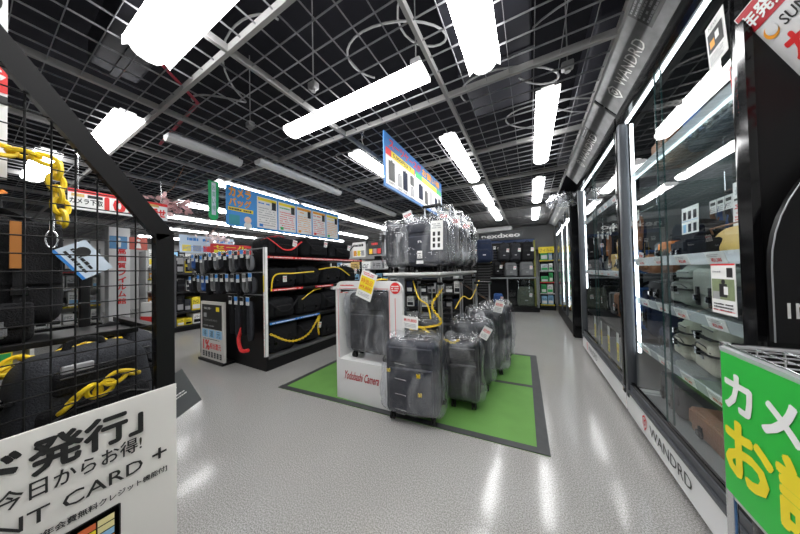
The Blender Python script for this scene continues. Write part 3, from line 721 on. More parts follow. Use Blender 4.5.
MB().rbox((0, 0, .2), (.12, .26, .40), .05, mat('denim', (.06, .17, .36), .8, bump=.6, bscale=120, var=.4, vscale=15), mid=6, fn=wrinkle(.02, 9, 3)).build('body', t)
MB().tube([(-.03, -.06, .38), (-.04, -.08, .2), (-.065, -.10, .02)], .018, STRAP, n=8, flat=.4).build('strap', t)
# ------------------------------------------------------------------ green mat
MATG = mat('green_mat', (.13, .31, .065), .75, bump=.3, bscale=300, var=.12, vscale=6)
MATB = mat('mat_border_tape', (.045, .047, .05), .6, var=.25, vscale=12)
t = thing('floor_mat', 'green floor mat with dark tape border and a dark seam under the suitcase display', 'mat', (0, 0, 0))
def quad(mb, P, z0, z1, m): mb.add([(x, y, z0) for x, y in P] + [(x, y, z1) for x, y in P], [(0, 1, 2, 3), (4, 5, 6, 7), (0, 1, 5, 4), (1, 2, 6, 5), (2, 3, 7, 6), (3, 0, 4, 7)], m)
A, B, C_, D_ = (-2.36, 1.60), (.085, 1.79), (.045, 3.75), (-2.36, 3.62)
quad(MBm := MB(), [A, B, C_, D_], .0, .004, MATG); MBm.build('mat_surface', t, smooth=False)
def strip(a, b, w, s=1):
    a, b = Vector((*a, 0)), Vector((*b, 0)); n = (b - a).normalized(); p = Vector((-n.y, n.x, 0)) * w * s
    return [(a.x, a.y), (b.x, b.y), (b.x + p.x, b.y + p.y), (a.x + p.x, a.y + p.y)]
for a, b, w, z in ((A, B, .055, .0072), (B, C_, .075, .0068), (C_, D_, .055, .0064), (D_, A, .055, .006), ((.04, 2.79), (-2.36, 2.62), .05, .0056)):
    quad(mb := MB(), strip(a, b, w), .003, z, MATB); mb.build('border_tape', t, smooth=False)

# ------------------------------------------------------------------ suitcases
SHELLB = mat('suitcase_black_shell', (.012, .0125, .015), .35, bump=.15, bscale=300)
SHELLN = mat('suitcase_navy_shell', (.016, .019, .032), .45, bump=.25, bscale=260)
SHELLG = mat('suitcase_grey_shell', (.030, .032, .038), .5, bump=.25, bscale=260)
def suitcase(loc, rz, w, d, h, label, m=SHELLB, film=None, ext=0., ridges=True, group=None, seed=1, wrap=1., card=None, extras=False, peak=0., soft=False):
    t = thing('suitcase', label, 'suitcase', loc, rz, group); zb = .055; H = h - zb
    s = MB(); s.rbox((0, 0, zb + H / 2), (w, d, H), min(.055, d * .3), m, mid=5, fn=wrinkle(.004 if soft else 0., 9, seed))
    if ridges:
        for i in range(5):
            x = (-.32 + .16 * i) * w; s.rbox((x, -d / 2, zb + H / 2), (w * .045, .012, H * .82), .005, m)
    else:
        s.rbox((0, -d / 2 - .006, zb + H * .36), (w * .82, .03, H * .58), .014, m); s.rbox((0, -d / 2 - .004, zb + H * .82), (w * .82, .02, H * .2), .01, m)
    s.build('shell', t)
    z = MB(); k = [(-w / 2 - .002, 0, zb + .06), (-w / 2 - .002, 0, zb + H - .06), (-w / 2 + .05, 0, zb + H + .002), (w / 2 - .05, 0, zb + H + .002), (w / 2 + .002, 0, zb + H - .06), (w / 2 + .002, 0, zb + .06)]
    z.tube(k, .006, ZIP, n=6); z.build('zipper', t)
    for sx in (-1, 1):
        for sy in (-1, 1):
            q = MB(); X, Y = sx * (w / 2 - .05), sy * (d / 2 - .045)
            q.cyl((X, Y, .045), (X, Y, zb + .01), .016, GLOSSBLACK); q.cyl((X - .017, Y, .03), (X - .006, Y, .03), .03, RUBBER, n=18); q.cyl((X + .006, Y, .03), (X + .017, Y, .03), .03, RUBBER, n=18)
            q.box(X - .020, X + .020, Y - .008, Y + .008, .02, .05, GLOSSBLACK); q.build('wheel', t)
    MB().tube([(-.07, 0, h - .005), (-.055, 0, h + .022), (.055, 0, h + .022), (.07, 0, h - .005)], .010, STRAP, n=8, flat=.7).build('top_handle', t)
    if ext:
        q = MB(); yb = d / 2 - .04
        for sx in (-1, 1): q.cyl((sx * w * .2, yb, h - .1), (sx * w * .2, yb, h + ext), .008, ALU); q.cyl((sx * w * .2, yb, h - .1), (sx * w * .2, yb, h + ext * .45), .0105, ALU)
        q.rbox((0, yb, h + ext + .012), (w * .4 + .05, .03, .032), .012, GLOSSBLACK); q.build('telescopic_handle', t)
    if extras:
        q = MB()
        for i in range(4): q.tube([(-.12, -d / 2 - .025, zb + H * (.12 + .2 * i)), (-.03, -d / 2 - .027, zb + H * (.105 + .2 * i))], .004, CHROME, n=6)
        q.build('zip_puller', t)
        for i, (x, zz) in enumerate(((-.17, .62), (.07, .58), (.08, .34))):
            q = MB(); q.rbox((x, -d / 2 - .030, zb + H * zz), (.03, .012, .03), .005, YCH); q.tube(link_pts((x, -d / 2 - .034, zb + H * zz), .015, .01, (0, 0, 1), (1, 0, 0)), .003, GLOSSBLACK, n=6, closed=True); q.build('yellow_lock_tag', t)
    if film:
        def fn(p):
            rg = 1 - abs(noise.noise(Vector((p.x * 11 + seed, p.y * 11, p.z * 5 + .6 * p.x * 9)))) * 3.2; n_ = Vector((p.x / w, p.y / d, .0)); p = p + (n_.normalized() if n_.length > .01 else n_) * (.010 * wrap * max(0, rg) ** 2)
            u = max(0, (p.z - h * .9)) / max(.01, (h * .1 + .08 + peak)); c = 1 - .45 * min(1, u) * (1 if peak else .45)
            q = Vector((p.x * c, p.y * c, p.z)); return wrinkle(.016 * wrap, 9, seed)(wrinkle(.030 * wrap, 3.6, seed + 4)(q))
        q = MB(); top = h + .055 + peak; bot = .075
        q.rbox((0, 0, (top + bot) / 2), (w + .065, d + .07, top - bot), .06, film, k=3, mid=24, fn=fn); q.build('plastic_cover', t)
    if card:
        q = MB(); cw, ch, cx, cz, ang = card; Mc = Matrix.Translation((cx, -d / 2 - .07, cz)) @ Matrix.Rotation(ang, 4, 'Y')
        price_tag(q, 0, 0, cw, ch, 0, Mc, seed=seed); q.build('price_tag', t)
    return t
suitcase((-.86, 1.80, .0075), .18, .43, .27, .64, 'large navy suitcase in clear plastic at the front corner of the green mat', SHELLN, FILM, 0, False, seed=2, extras=True, soft=True, wrap=.9)
suitcase((-.545, 2.16, .004), .15, .27, .24, .57, 'small black suitcase in clear plastic on the green mat, second from the front', SHELLB, FILM, 0, False, seed=5, soft=True, wrap=.9)
suitcase((-.55, 2.52, .004), .25, .36, .25, .66, 'dark suitcase in clear plastic directly behind the small black one', SHELLG, FILM, 0, True, seed=8, card=(.08, .12, .06, .56, .5))
suitcase((-.48, 2.96, .004), .35, .38, .26, .72, 'grey suitcase in plastic with a raised chrome pull handle, beside the mat seam', SHELLG, FILM2, .30, True, seed=9, card=(.09, .13, .05, .73, .25))
suitcase((-.43, 3.44, .004), .3, .38, .26, .72, 'plastic-wrapped suitcase at the far right end of the green mat', SHELLG, FILM2, 0, True, seed=12)
suitcase((-.97, 2.28, .004), .05, .32, .24, .70, 'black suitcase with chrome pull handle raised under the display table', SHELLB, FILM, .33, True, seed=15)
suitcase((-.90, 2.72, .004), 0, .34, .24, .62, 'black suitcase in the middle of the row under the display table', SHELLB, None, .2, True, seed=16)
suitcase((-.90, 3.12, .004), 0, .34, .24, .62, 'black suitcase at the far end under the display table', SHELLB, None, 0, True, seed=17)
suitcase((-1.6, 2.75, .004), PI / 2, .36, .24, .66, 'dark suitcase in plastic on the mat behind the white lettered panel', SHELLG, FILM, .25, True, seed=18)
# card on a stick above the front suitcase
t = thing('price_card', 'white price card with red figures standing above the front navy suitcase', 'price card', (-.90, 1.75, .63), -.05)
mb = MB(); price_tag(mb, -.05, .10, .145, .10, 0, Matrix.Rotation(.06, 4, 'Y'), txt='¥19,800'); mb.build('card', t); MB().cyl((.02, .004, .02), (.02, .004, .12), .003, CHROME).build('stick', t)

# ------------------------------------------------------------------ display table
t = thing('display_table', 'long pale topped display table on paired chrome legs carrying plastic-wrapped suitcases', 'table', (-.99, 2.82, 0))
TT = mat('table_top_grey', (.60, .60, .59), .35)
MB().rbox((0, 0, 1.168), (.60, 1.62, .028), .008, TT, mid=1).build('table_top', t)
MB().box(-.27, .27, -.76, .76, 1.13, 1.155, GREYM).build('frame', t)
for sx in (-1, 1):
    for sy in (-1, 0, 1):
        q = MB()
        for dx in (-.012, .012): q.cyl((sx * .27 + dx, sy * .745, .004), (sx * .27 + dx, sy * .745, 1.135), .0085, ALU)
        q.rbox((sx * .27, sy * .745, 1.08), (.055, .04, .03), .008, GLOSSBLACK); q.rbox((sx * .27, sy * .745, .02), (.06, .06, .032), .008, GLOSSBLACK); q.build('leg', t)
for sy in (-1, 1): MB().cyl((-.27, sy * .745, .35), (.27, sy * .745, .35), .007, ALU).build('cross_bar', t)
ZT = 1.183
def info_card(mb, w, h, M=None, kind=0):
    mb.box(0, w, 0, .0015, 0, h, PAPER, M); scribble(mb, w * .1, h * .72, w * .8, h * .2, RED if kind else GREYP, rows=3, M=M, seed=kind)
    for i in range(2):
        for j in range(3): rect(mb, w * (.18 + .4 * i), h * (.08 + .2 * j), w * .2, h * .14, INK, M=M)
suitcase((-1.20, 2.24, ZT), .1, .29, .24, .50, 'plastic-wrapped dark suitcase at the front left of the display table top', SHELLG, FILM2, 0, True, seed=21, wrap=1.2)
b = suitcase((-.865, 2.20, ZT), -.02, .38, .26, .50, 'large black suitcase with raised handle at the front of the display table top', SHELLN, FILM, .16, False, seed=23, wrap=.7)
q = MB(); info_card(q, .115, .26, Matrix.Translation((.09, -.185, .2)) @ Matrix.Rotation(.03, 4, 'Y')); q.build('information_card', b)
q = MB(); q.box(-.05, .0, -.172, -.170, .13, .20, PAPER); q.box(-.06, .01, -.172, -.170, .08, .11, PAPER); scribble(q, -.045, .135, .04, .05, INK, rows=3, y=-.1726); q.build('barcode_label', b)
suitcase((-.83, 2.55, ZT), .1, .34, .24, .50, 'plastic-wrapped suitcase second from the front on the right of the table top', SHELLG, FILM2, .24, True, seed=25, peak=.16, card=(.10, .15, -.02, .48, .15))
suitcase((-.83, 2.90, ZT), .15, .34, .24, .52, 'plastic-wrapped suitcase third from the front on the right of the table top', SHELLG, FILM2, 0, True, seed=27, peak=.18, card=(.10, .2, .0, .45, .1))
suitcase((-.82, 3.28, ZT), .1, .34, .24, .54, 'plastic-wrapped suitcase at the far right corner of the table top', SHELLB, FILM2, .22, True, seed=29, peak=.14, card=(.10, .2, .02, .45, .2))
suitcase((-1.18, 2.62, ZT), .1, .30, .24, .48, 'plastic-wrapped suitcase in the middle left of the table top', SHELLG, FILM2, 0, True, seed=31, peak=.12, card=(.11, .14, -.07, .54, -.3))
suitcase((-1.17, 3.05, ZT), .1, .32, .24, .48, 'plastic-wrapped suitcase at the far left of the table top', SHELLG, FILM2, 0, True, seed=33, peak=.1)
# low goods between the legs
for i, (x, y, z, lb) in enumerate(((-1.22, 2.4, .004, 'black soft bag with yellow cord in the middle under the table'), (-1.22, 2.9, .004, 'black soft bag with yellow cord at the far end under the table'))):
    g = duffel((x, y, z), .2, .3, .26, .42, lb, FAB, seed=50 + i)
def cord(pts, label, r=.006, m=YCH, name='security_cord', chainy=False):
    P = [Vector(p) for p in pts]; Q = []
    for i in range(len(P) - 1):
        a = P[max(i - 1, 0)]; b_ = P[i]; c = P[i + 1]; d = P[min(i + 2, len(P) - 1)]
        for k in range(8):
            s = k / 8; Q.append(.5 * ((2 * b_) + (-a + c) * s + (2 * a - 5 * b_ + 4 * c - d) * s * s + (-a + 3 * b_ - 3 * c + d) * s ** 3))
    Q.append(P[-1]); mb = MB()
    if chainy: chain(mb, Q, m, L=chainy, W=chainy * .62, r=chainy * .26)
    else: mb.tube(Q, r, m, n=8)
    return tag(mb.build(name), label, 'cord' if not chainy else 'chain')
cord([(-.70, 2.06, 1.02), (-.78, 2.02, .88), (-.70, 2.03, .74), (-.80, 1.98, .70), (-.9, 1.92, .70)], 'yellow chain hanging from the chrome table leg down to the navy suitcase', chainy=.014)
cord([(-.92, 1.86, .695), (-.84, 1.86, .72), (-.76, 1.88, .68)], 'short yellow chain lying on top of the front navy suitcase', chainy=.012)
cord([(-.60, 3.3, 1.05), (-.62, 2.9, .86), (-.62, 2.5, .92), (-.62, 2.2, .84)], 'yellow cord strung along under the right side of the display table')
cord([(-1.0, 2.1, 1.1), (-.92, 2.05, .94), (-.84, 2.06, .88), (-.8, 2.03, .76)], 'yellow cord hanging beside the raised pull handle under the table', r=.007)
cord([(-.66, 2.0, .60), (-.60, 2.03, .57), (-.55, 2.05, .60)], 'yellow chain end on the small black suitcase', chainy=.012)

# ------------------------------------------------------------------ white lettered display stand in front
t = thing('display_stand', 'white stand with red script lettering holding one wrapped suitcase', 'display stand', (-1.66, 1.735, 0), .03)
WHP = mat('white_gloss_panel', (.74, .74, .73), .3)
fm = MB(); Wd, Hh = .72, 1.115
def rrect(w, h, r, n=6): return [(w - r + r * math.sin(a), h - r + r * math.cos(a)) for a in [i * PI / 2 / n for i in range(n + 1)]]
out = [(0, 0), (Wd, 0)] + rrect(Wd, Hh, .08)[::-1] + [(r_[0], r_[1]) for r_ in [(.08 - .08 * math.sin(a), Hh - .08 + .08 * math.cos(a)) for a in [i * PI / 12 for i in range(7)]]]
fm.prism([(0, 0), (Wd, 0), (Wd, .375), (0, .375)], 0, .03, WHP)
fm.prism([(0, .375), (.04, .375), (.04, 1.04), (0, 1.04)], 0, .03, WHP); fm.prism([(Wd - .13, .375), (Wd, .375), (Wd, 1.04), (Wd - .13, 1.04)], 0, .03, WHP)
fm.prism([(0, 1.04), (Wd, 1.04)] + rrect(Wd, Hh, .08)[::-1] + [(.08 - .08 * math.sin(a), Hh - .08 + .08 * math.cos(a)) for a in [i * PI / 12 for i in range(7)]], 0, .03, WHP)
fm.build('front_frame', t)
MB().box(.02, Wd - .1, .03, .30, .35, .375, WHP).build('shelf', t)
MB().box(.0, .03, .03, .30, 0, 1.0, WHP).build('side_panel', t); MB().box(Wd - .03, Wd, .03, .30, 0, .375, WHP).build('side_panel', t)
p = MB(); put_text(p, 'Yodobashi Camera', .085, .20, .075, DRED, w=.385, bold=.02, y=-.002, italic=.25); p.build('lettering', t)
p = MB(); scribble(p, .06, 1.065, .17, .022, RED, rows=1, seed=4); scribble(p, .06, 1.0, .1, .015, RED, rows=1, seed=5)
for (x, z, w_, h_) in ((.045, 1.045, .54, .004), (.030, .39, .004, .65), (.595, .39, .004, .65), (.65, .39, .005, .58)): rect(p, x, z, w_, h_, RED, y=-.0015)
p.cyl((.655, -.003, 1.055), (.655, 0, 1.055), .048, RED, n=24); scribble(p, .62, 1.025, .07, .055, PAPER, rows=3, y=-.004, fill=.6); p.build('print', t)
s = suitcase((-1.345, 1.90, .375), .04, .44, .20, .63, 'dark wrapped suitcase standing in the white lettered stand', SHELLG, FILM, 0, False, seed=41, wrap=1.3, soft=True)
t = thing('price_card', 'yellow and white price card on a hook above the suitcase in the white stand', 'price card', (-1.40, 1.715, .99), 0)
p = MB(); Mq = Matrix.Rotation(.35, 4, 'Y'); p.box(0, .17, 0, .002, 0, .25, PAPER, Mq); rect(p, .01, .07, .15, .13, YEL, M=Mq); put_text(p, '特価品', .02, .135, .045, RED, w=.13, y=-.002, M=Mq); put_text(p, '¥9,800', .02, .085, .035, RED, w=.13, y=-.002, M=Mq); scribble(p, .02, .21, .13, .03, RED, rows=2, M=Mq); scribble(p, .02, .02, .13, .035, GREYP, rows=3, M=Mq); p.build('card', t)
MB().tube([(.04, .01, .2), (.035, .03, .27), (.06, .05, .29), (.08, .04, .2)], .003, CHROME, n=6).build('hook', t)
cord([(-1.12, 1.82, 1.125), (-1.16, 1.76, 1.13), (-1.2, 1.75, 1.118)], 'short yellow cord by the red disc of the white stand', r=.007)

# ------------------------------------------------------------------ hanging price board above the table
t = thing('hanging_board', 'large hanging blue-topped board with suitcase pictures above the display table', 'sign', (-1.12, 1.79, 1.96))
Mb = rail_M((0, 0, 0), (0, 1, 0), (0, 0, 1)); L, Hb = 1.57, .50
MB().box(0, L, -.012, 0, 0, Hb, mat('board_blue', (.05, .20, .50), .5), Mb).build('board', t)
for y in (.2, L - .2): MB().cyl((.006, y, Hb), (.006, y, .60), .003, CHROME).build('hanging_wire', t)
p = MB(); F = -.0135
rect(p, .02, .03, L - .04, .30, PAPER, y=F, M=Mb)
rect(p, .02, .30, .62, .065, RED, y=F - .001, M=Mb); rect(p, .12, .30, .50, .065, YEL, y=F - .0015, M=Mb); rect(p, .66, .30, .88, .065, GRN, y=F - .001, M=Mb); rect(p, .84, .30, .5, .065, YEL, y=F - .0015, M=Mb)
put_text(p, '5,000円以下', .15, .31, .045, INK, w=.40, y=F - .003, bold=.02, M=Mb)
put_text(p, '10,000円以上', .88, .31, .042, GRN, w=.40, y=F - .003, bold=.02, M=Mb)
put_text(p, 'スーツケースが', .08, .385, .085, RED, w=.72, y=F - .003, bold=.03, M=Mb); put_text(p, 'お買い得', .85, .385, .085, ORG, w=.6, y=F - .003, bold=.03, M=Mb)
p.build('print', t)
p = MB()
for i, (x, z, w_, h_) in enumerate(((.07, .08, .11, .18), (.24, .07, .08, .12), (.35, .07, .1, .19), (.52, .17, .09, .10), (.52, .05, .09, .09), (.74, .08, .12, .17), (.92, .06, .1, .16), (1.08, .07, .12, .18), (1.27, .07, .1, .15), (1.41, .06, .1, .18))):
    p.rbox((x + w_ / 2, F - .001, z + h_ / 2), (w_, .0015, h_), .0007, (INK, GREYP, FABN)[i % 3], Mb); rect(p, x + w_ * .35, z + h_, w_ * .3, .012, INK, y=F - .001, M=Mb)
    scribble(p, x, z - .032, w_, .02, INK, rows=2, y=F - .001, seed=i, M=Mb)
for x in (.47, .66, 1.22): rect(p, x, .03, .003, .27, GREYP, y=F - .001, M=Mb)
p.build('suitcase_pictures', t)
# ------------------------------------------------------------------ black gondola with bags, left of the display
GX0, GX1, GY0, GY1 = -4.55, -2.87, 1.79, 3.72
t = thing('gondola_shelf', 'black shop gondola with bags on four levels and a white price-railed corner post', 'shelving', (GX1, GY0, 0))
W = GX1 - GX0; L = GY1 - GY0
MB().box(-W, 0, 0, L, 0, .13, BLACK).box(-W + .02, -.02, .02, L - .02, .13, .15, mat('gondola_base_top', (.12, .12, .12), .5)).build('base', t)
MB().box(-W / 2 - .02, -W / 2 + .02, .02, L, .15, 1.45, WOODD).build('centre_panel', t)
MB().box(-W, -.03, .0, .02, .13, 1.45, BLACK).build('end_panel', t)
MB().box(-.03, .004, -.005, .03, .13, 1.56, BLACK).build('corner_post', t)
p = MB(); p.box(-.022, .0, -.012, -.006, .18, 1.53, PAPER); Mp = Matrix.Identity(4)
p.box(.005, .007, -.005, .028, .18, 1.53, PAPER); scribble(p, -.02, .2, .018, 1.0, RED, rows=60, y=-.0125, fill=.4); p.box(-.021, -.001, -.0135, -.0125, .98, 1.18, YEL); p.build('price_strip', t)
for sy in (L - .03,): MB().box(-.03, 0, sy, sy + .03, .13, 1.45, BLACK).build('corner_post', t)
for z, m, seg in ((1.42, RED, [(0, L)]), (1.0, RED, [(.05, .55), (.75, 1.15)]), (.58, BLUE, [(.02, .85)]),):
    s = MB(); s.box(-W / 2, -.01, .03, L, z - .02, z, mat('gondola_shelf_board', (.05, .05, .05), .5)); so = s.build('shelf', t)
    r_ = MB(); r_.box(-.01, .004, .03, L, z - .03, z + .008, BLACK)
    for k_, (a, b_) in enumerate(seg):
        r_.box(.004, .006, a + .03, b_, z - .022, z + .006, m)
        scribble(r_, a + .06, z - .018, b_ - a - .1, .018, PAPER, rows=1, y=0, seed=k_, M=Matrix.Translation((.0068, 0, 0)) @ rail_M((0, 0, 0), (0, 1, 0), (0, 0, 1)), fill=.75)
    r_.build('price_rail', so)
MB().box(-W / 2 - .2, -W / 2 + .2, .05, L, 1.42, 1.44, BLACK).build('top_cover', t)
GR = 'bags on the black gondola'
xf = GX1 - .26; FC = PI / 2
# top row: three duffels
duffel((xf, 2.12, 1.428), FC, .52, .36, .27, 'black duffel bag with red strap, nearest on the gondola top shelf', FAB, RED, GR, 1)
duffel((xf, 2.68, 1.428), FC, .52, .38, .32, 'tall black duffel bag with hanging tag, middle of the gondola top shelf', FAB, None, GR, 2)
duffel((xf, 3.24, 1.428), FC, .58, .38, .30, 'rounded black duffel bag with red piping, farthest on the gondola top shelf', FAB, None, GR, 3)
for j, (z, hh, nm) in enumerate(((1.008, .30, 'second'), (.588, .32, 'third'), (.155, .36, 'lowest'))):
    for i in range(4):
        (duffel if (i + j) % 2 else camera_bag)((xf + .01, 2.07 + i * .45, z), FC + rr.uniform(-.06, .06), .43, .38, hh + rr.uniform(-.04, .03), 'black bag, %s from the near corner on the %s shelf of the gondola' % (od[i], nm), FAB, group=GR, seed=60 + i + 7 * j, tagged=(i + j) % 3 == 0)
cord([(GX1 + .01, 1.86, .98), (GX1 + .03, 1.90, 1.18), (GX1 + .05, 2.15, 1.20), (GX1 + .05, 2.5, 1.22)], 'yellow cord strung across the second shelf of the gondola', r=.009)
cord([(GX1 + .05, 2.6, 1.25), (GX1 + .05, 3.0, 1.28), (GX1 + .05, 3.3, 1.14)], 'yellow cord across the farther bags of the second gondola shelf', r=.009)
cord([(GX1 + .02, 1.85, .44), (GX1 + .06, 2.1, .30), (GX1 + .06, 2.38, .33), (GX1 + .05, 2.6, .56)], 'yellow chain hanging in a long arc across the lowest gondola shelf', chainy=.018)
cord([(GX1 + .05, 2.6, .54), (GX1 + .06, 2.56, .42), (GX1 + .06, 2.57, .28)], 'short yellow chain hanging straight down at the lowest gondola shelf', chainy=.018)
cord([(GX1 - .03, 2.35, .82), (GX1 + .02, 2.5, .93), (GX1 - .03, 2.7, .95)], 'yellow strap curving over a bag on the third gondola shelf', r=.007)
# banner above the gondola
t = thing('hanging_banner', 'long blue banner with five coloured text cards hanging above the black gondola', 'sign', (-3.2, 1.52, 1.80))
Mb = rail_M((0, 0, 0), (0, 1, 0), (0, 0, 1)); BL = 1.93; F = -.010
SKY = mat('banner_blue', (.04, .28, .68), .5)
MB().box(0, BL, -.008, 0, 0, .50, SKY, Mb).build('board', t)
for y in (.2, 1.0, 1.75): MB().cyl((.004, y, .5), (.004, y, .68), .002, CHROME).build('hanging_wire', t)
p = MB()
put_text(p, 'カメラ', .03, .37, .11, ORG, w=.26, y=F - .001, bold=.05, M=Mb); put_text(p, 'バッグ', .03, .25, .10, ORG, w=.26, y=F - .001, bold=.05, M=Mb)
rect(p, .02, .19, .30, .045, YEL, y=F, M=Mb); scribble(p, .03, .197, .28, .03, INK, rows=1, y=F - .001, fill=.8, M=Mb)
rect(p, .03, .02, .12, .12, mat('banner_teal', (.03, .30, .36), .5), y=F, M=Mb)
p.cyl((.25, F - .001, .10), (.25, F, .10), .045, mat('print_skin', (.85, .62, .5), .5), n=18, M=Mb); p.cyl((.25, F - .001, .025), (.25, F, .025), .05, PAPER, n=18, M=Mb)
cc = [BLUE, GRN, ORG, RED, YEL]
for i in range(5):
    x = .37 + i * .31; w_ = .29
    rect(p, x, .03, w_, .42, PAPER, y=F, M=Mb); rect(p, x + .01, .40, w_ - .02, .04, (YEL, YEL, ORG, ORG, YEL)[i], y=F - .0006, M=Mb)
    scribble(p, x + .02, .35, w_ * .6, .035, cc[i], rows=1, y=F - .0008, seed=i, M=Mb); rect(p, x + w_ * .72, .30, w_ * .22, .11, INK if i % 2 else FAB2, y=F - .001, M=Mb)
    scribble(p, x + .02, .06, w_ * .88, .26, (GREYP, RED, ORG, RED, ORG)[i], rows=8, y=F - .0008, seed=i + 9, M=Mb, fill=.35); rect(p, x + .03, .045, .05, .04, (BLUE, GRN, ORG, RED, GRN)[i], y=F - .001, M=Mb)
p.build('print', t)

# straps and poster on the gondola's end
def strap_bundle(x, y, z, L, label, m, m2, seed):
    r = random.Random(seed); t = thing('camera_strap', label, 'camera strap', (x, y, z), 0, 'straps on the gondola end')
    for s in (0, 1):
        P = [((.045 if L < .35 else .03) * math.sin(a) + .012 * s, -.02 * s - .03, -.06 - L / 2 * (1 - math.cos(a))) for a in [i / 14 * 2 * PI for i in range(14)]]
        MB().tube(P, .026, m2 if s else m, n=6, flat=.35, closed=True).build('strap_loop', t)
    c = MB(); c.box(-.035, .035, -.075, -.073, -.10, .0, PAPER); rect(c, -.035, -.055, .07, .05, BLUE if seed % 2 else m2, y=-.0755); scribble(c, -.03, -.095, .06, .04, GREYP, rows=3, y=-.0755, seed=seed); c.build('header_card', t)
    MB().tube([(0, .04, 0), (0, -.08, .0), (0, -.09, .015)], .0025, CHROME, n=5).build('hook', t); return t
k = 0
for row, (z, n, x0, dx) in enumerate(((1.50, 13, -4.60, .132), (1.20, 13, -4.58, .132))):
    for i in range(n):
        x = x0 + i * dx + .02 * row
        strap_bundle(x, GY0 - .05, z + rr.uniform(-.02, .02), rr.uniform(.15, .22), '%s camera strap, %s from left in the %s row on the gondola end' % (('black', 'black and blue', 'grey')[k % 3], od[i], ('upper', 'lower')[row]), FAB, (FABG, BLUEF if k % 5 == 1 else FAB2, FAB)[k % 3], k); k += 1
for i in range(4):
    x = -3.42 + .13 * i
    strap_bundle(x, GY0 - .05, .92, .42 + .05 * (i % 2), 'long black camera strap, %s from left beside the white card poster' % od[i], FAB, (FAB, FAB2, FAB, FAB2)[i], 80 + i)
cord([(-3.22, 1.70, .52), (-3.26, 1.68, .38), (-3.16, 1.66, .26), (-3.05, 1.68, .27)], 'short red strap curling low on the black gondola end', r=.022, m=RED, name='hanging_strap')
mb = MB()
for z in (1.52, 1.22, .94): mb.tube([(GX0 - .08, GY0 - .012, z), (GX1 - .04, GY0 - .012, z)], .007, GREYM, n=6)
tag(mb.build('hook_rails'), 'three grey hook rails across the end of the black gondola', 'rails'); bpy.data.objects['hook_rails'].name = 'hook_rail'
t = thing('poster_stand', 'white framed poster board with a black payment card and red one percent offer', 'poster', (-4.20, 1.66, .03))
MB().box(0, .62, 0, .03, 0, .80, mat('poster_frame', (.66, .64, .60), .5)).build('frame', t)
MB().box(-.02, .64, -.03, .15, -.03, .0, BLACK).build('foot', t)
p = MB(); rect(p, .04, .42, .54, .34, INK, y=-.001); rect(p, .43, .67, .09, .06, YEL, y=-.002); put_text(p, 'POINT CARD +', .10, .69, .03, PAPER, w=.2, y=-.002); rect(p, .09, .58, .08, .06, GREYP, y=-.002); put_text(p, '1234 5678 9012', .1, .53, .025, GREYP, w=.36, y=-.002); scribble(p, .08, .45, .3, .03, GREYP, rows=1, y=-.002)
for i in range(3): rect(p, .04 + i * .185, .30, .165, .11, LBLUE, y=-.001); put_text(p, '得還元'[i], .08 + i * .185, .315, .08, INK, y=-.002)
put_text(p, '1%', .07, .13, .13, RED, w=.17, y=-.001, bold=.04); put_text(p, '相当還元', .25, .15, .08, RED, w=.3, y=-.001, bold=.02); scribble(p, .07, .27, .45, .02, INK, rows=1)
for i in range(7): rect(p, .05 + i * .077, .03, .055, .075, INK, y=-.001); scribble(p, .055 + i * .077, .04, .045, .055, GREYP, rows=2, y=-.002, seed=i)
p.build('print', t)
t = thing('poster_stand', 'small tilted black product card hanging among straps right of the white poster', 'poster', (-3.42, 1.70, .52), 0, rot=(0, -.1, 0))
MB().box(0, .13, 0, .006, 0, .25, INK).build('card', t); p = MB(); rect(p, .015, .03, .10, .18, GREYP, y=-.001); rect(p, .035, .06, .05, .11, PAPER, y=-.002); scribble(p, .02, .22, .09, .02, PAPER, rows=1); p.build('print', t)
# ------------------------------------------------------------------ wire grid stand at the left, with its banner
SX = -1.12
t = thing('grid_stand', 'black wire grid display stand with a slanted top bar at the left', 'display stand', (SX, .36, 0))
FR = BLACK
def seg(mb, a, b, w, th, m):
    """flat bar in the stand's plane from a=(y,z) to b=(y,z)"""
    a, b = Vector((0, a[0], a[1])), Vector((0, b[0], b[1])); d = (b - a).normalized(); n = Vector((0, -d.z, d.y)) * w / 2
    P = [a - n, b - n, b + n, a + n]; mb.add([(-th / 2, p.y, p.z) for p in P] + [(th / 2, p.y, p.z) for p in P], [(0, 1, 2, 3), (4, 5, 6, 7), (0, 1, 5, 4), (1, 2, 6, 5), (2, 3, 7, 6), (3, 0, 4, 7)], m)
q = MB(); seg(q, (-.023, .0), (-.023, 1.345), .046, .03, FR); q.build('post', t)
q = MB(); seg(q, (-.020, 1.335), (-.555, 2.12), .050, .03, FR); q.build('slanted_bar', t)
q = MB(); seg(q, (-1.0, .0), (-1.0, 2.4), .03, .05, FR); q.build('post', t)
q = MB(); seg(q, (-.55, 2.135), (-1.0, 2.4), .036, .05, FR); q.build('slanted_bar', t)
g = MB()
y = -.016
for i in range(25):
    yy = -.052 - i * .0388; zt = 1.355 + (-.012 - yy) * 1.468 if yy > -.55 else 2.135 + (-.55 - yy) * .59
    g.cyl((0, yy, .30), (0, yy, zt), .0021, FR, n=6)
for j in range(45):
    z = .855 + (j - 12) * .0455
    if z < .3: continue
    ye = -.012 if z < 1.355 else (-.012 - (z - 1.355) / 1.468 if z < 2.135 else -.55 - (z - 2.135) / .59)
    if ye < -1.0: continue
    g.cyl((.004, -1.0, z), (.004, ye, z), .0019, FR, n=6)
g.build('wire_grid', t, smooth=False)
MB().box(-.55, -.02, -.03, .0, .30, .33, BLACK).build('side_rail', t); MB().box(-.55, -.02, -.03, .0, 1.0, 1.02, BLACK).build('side_rail', t)
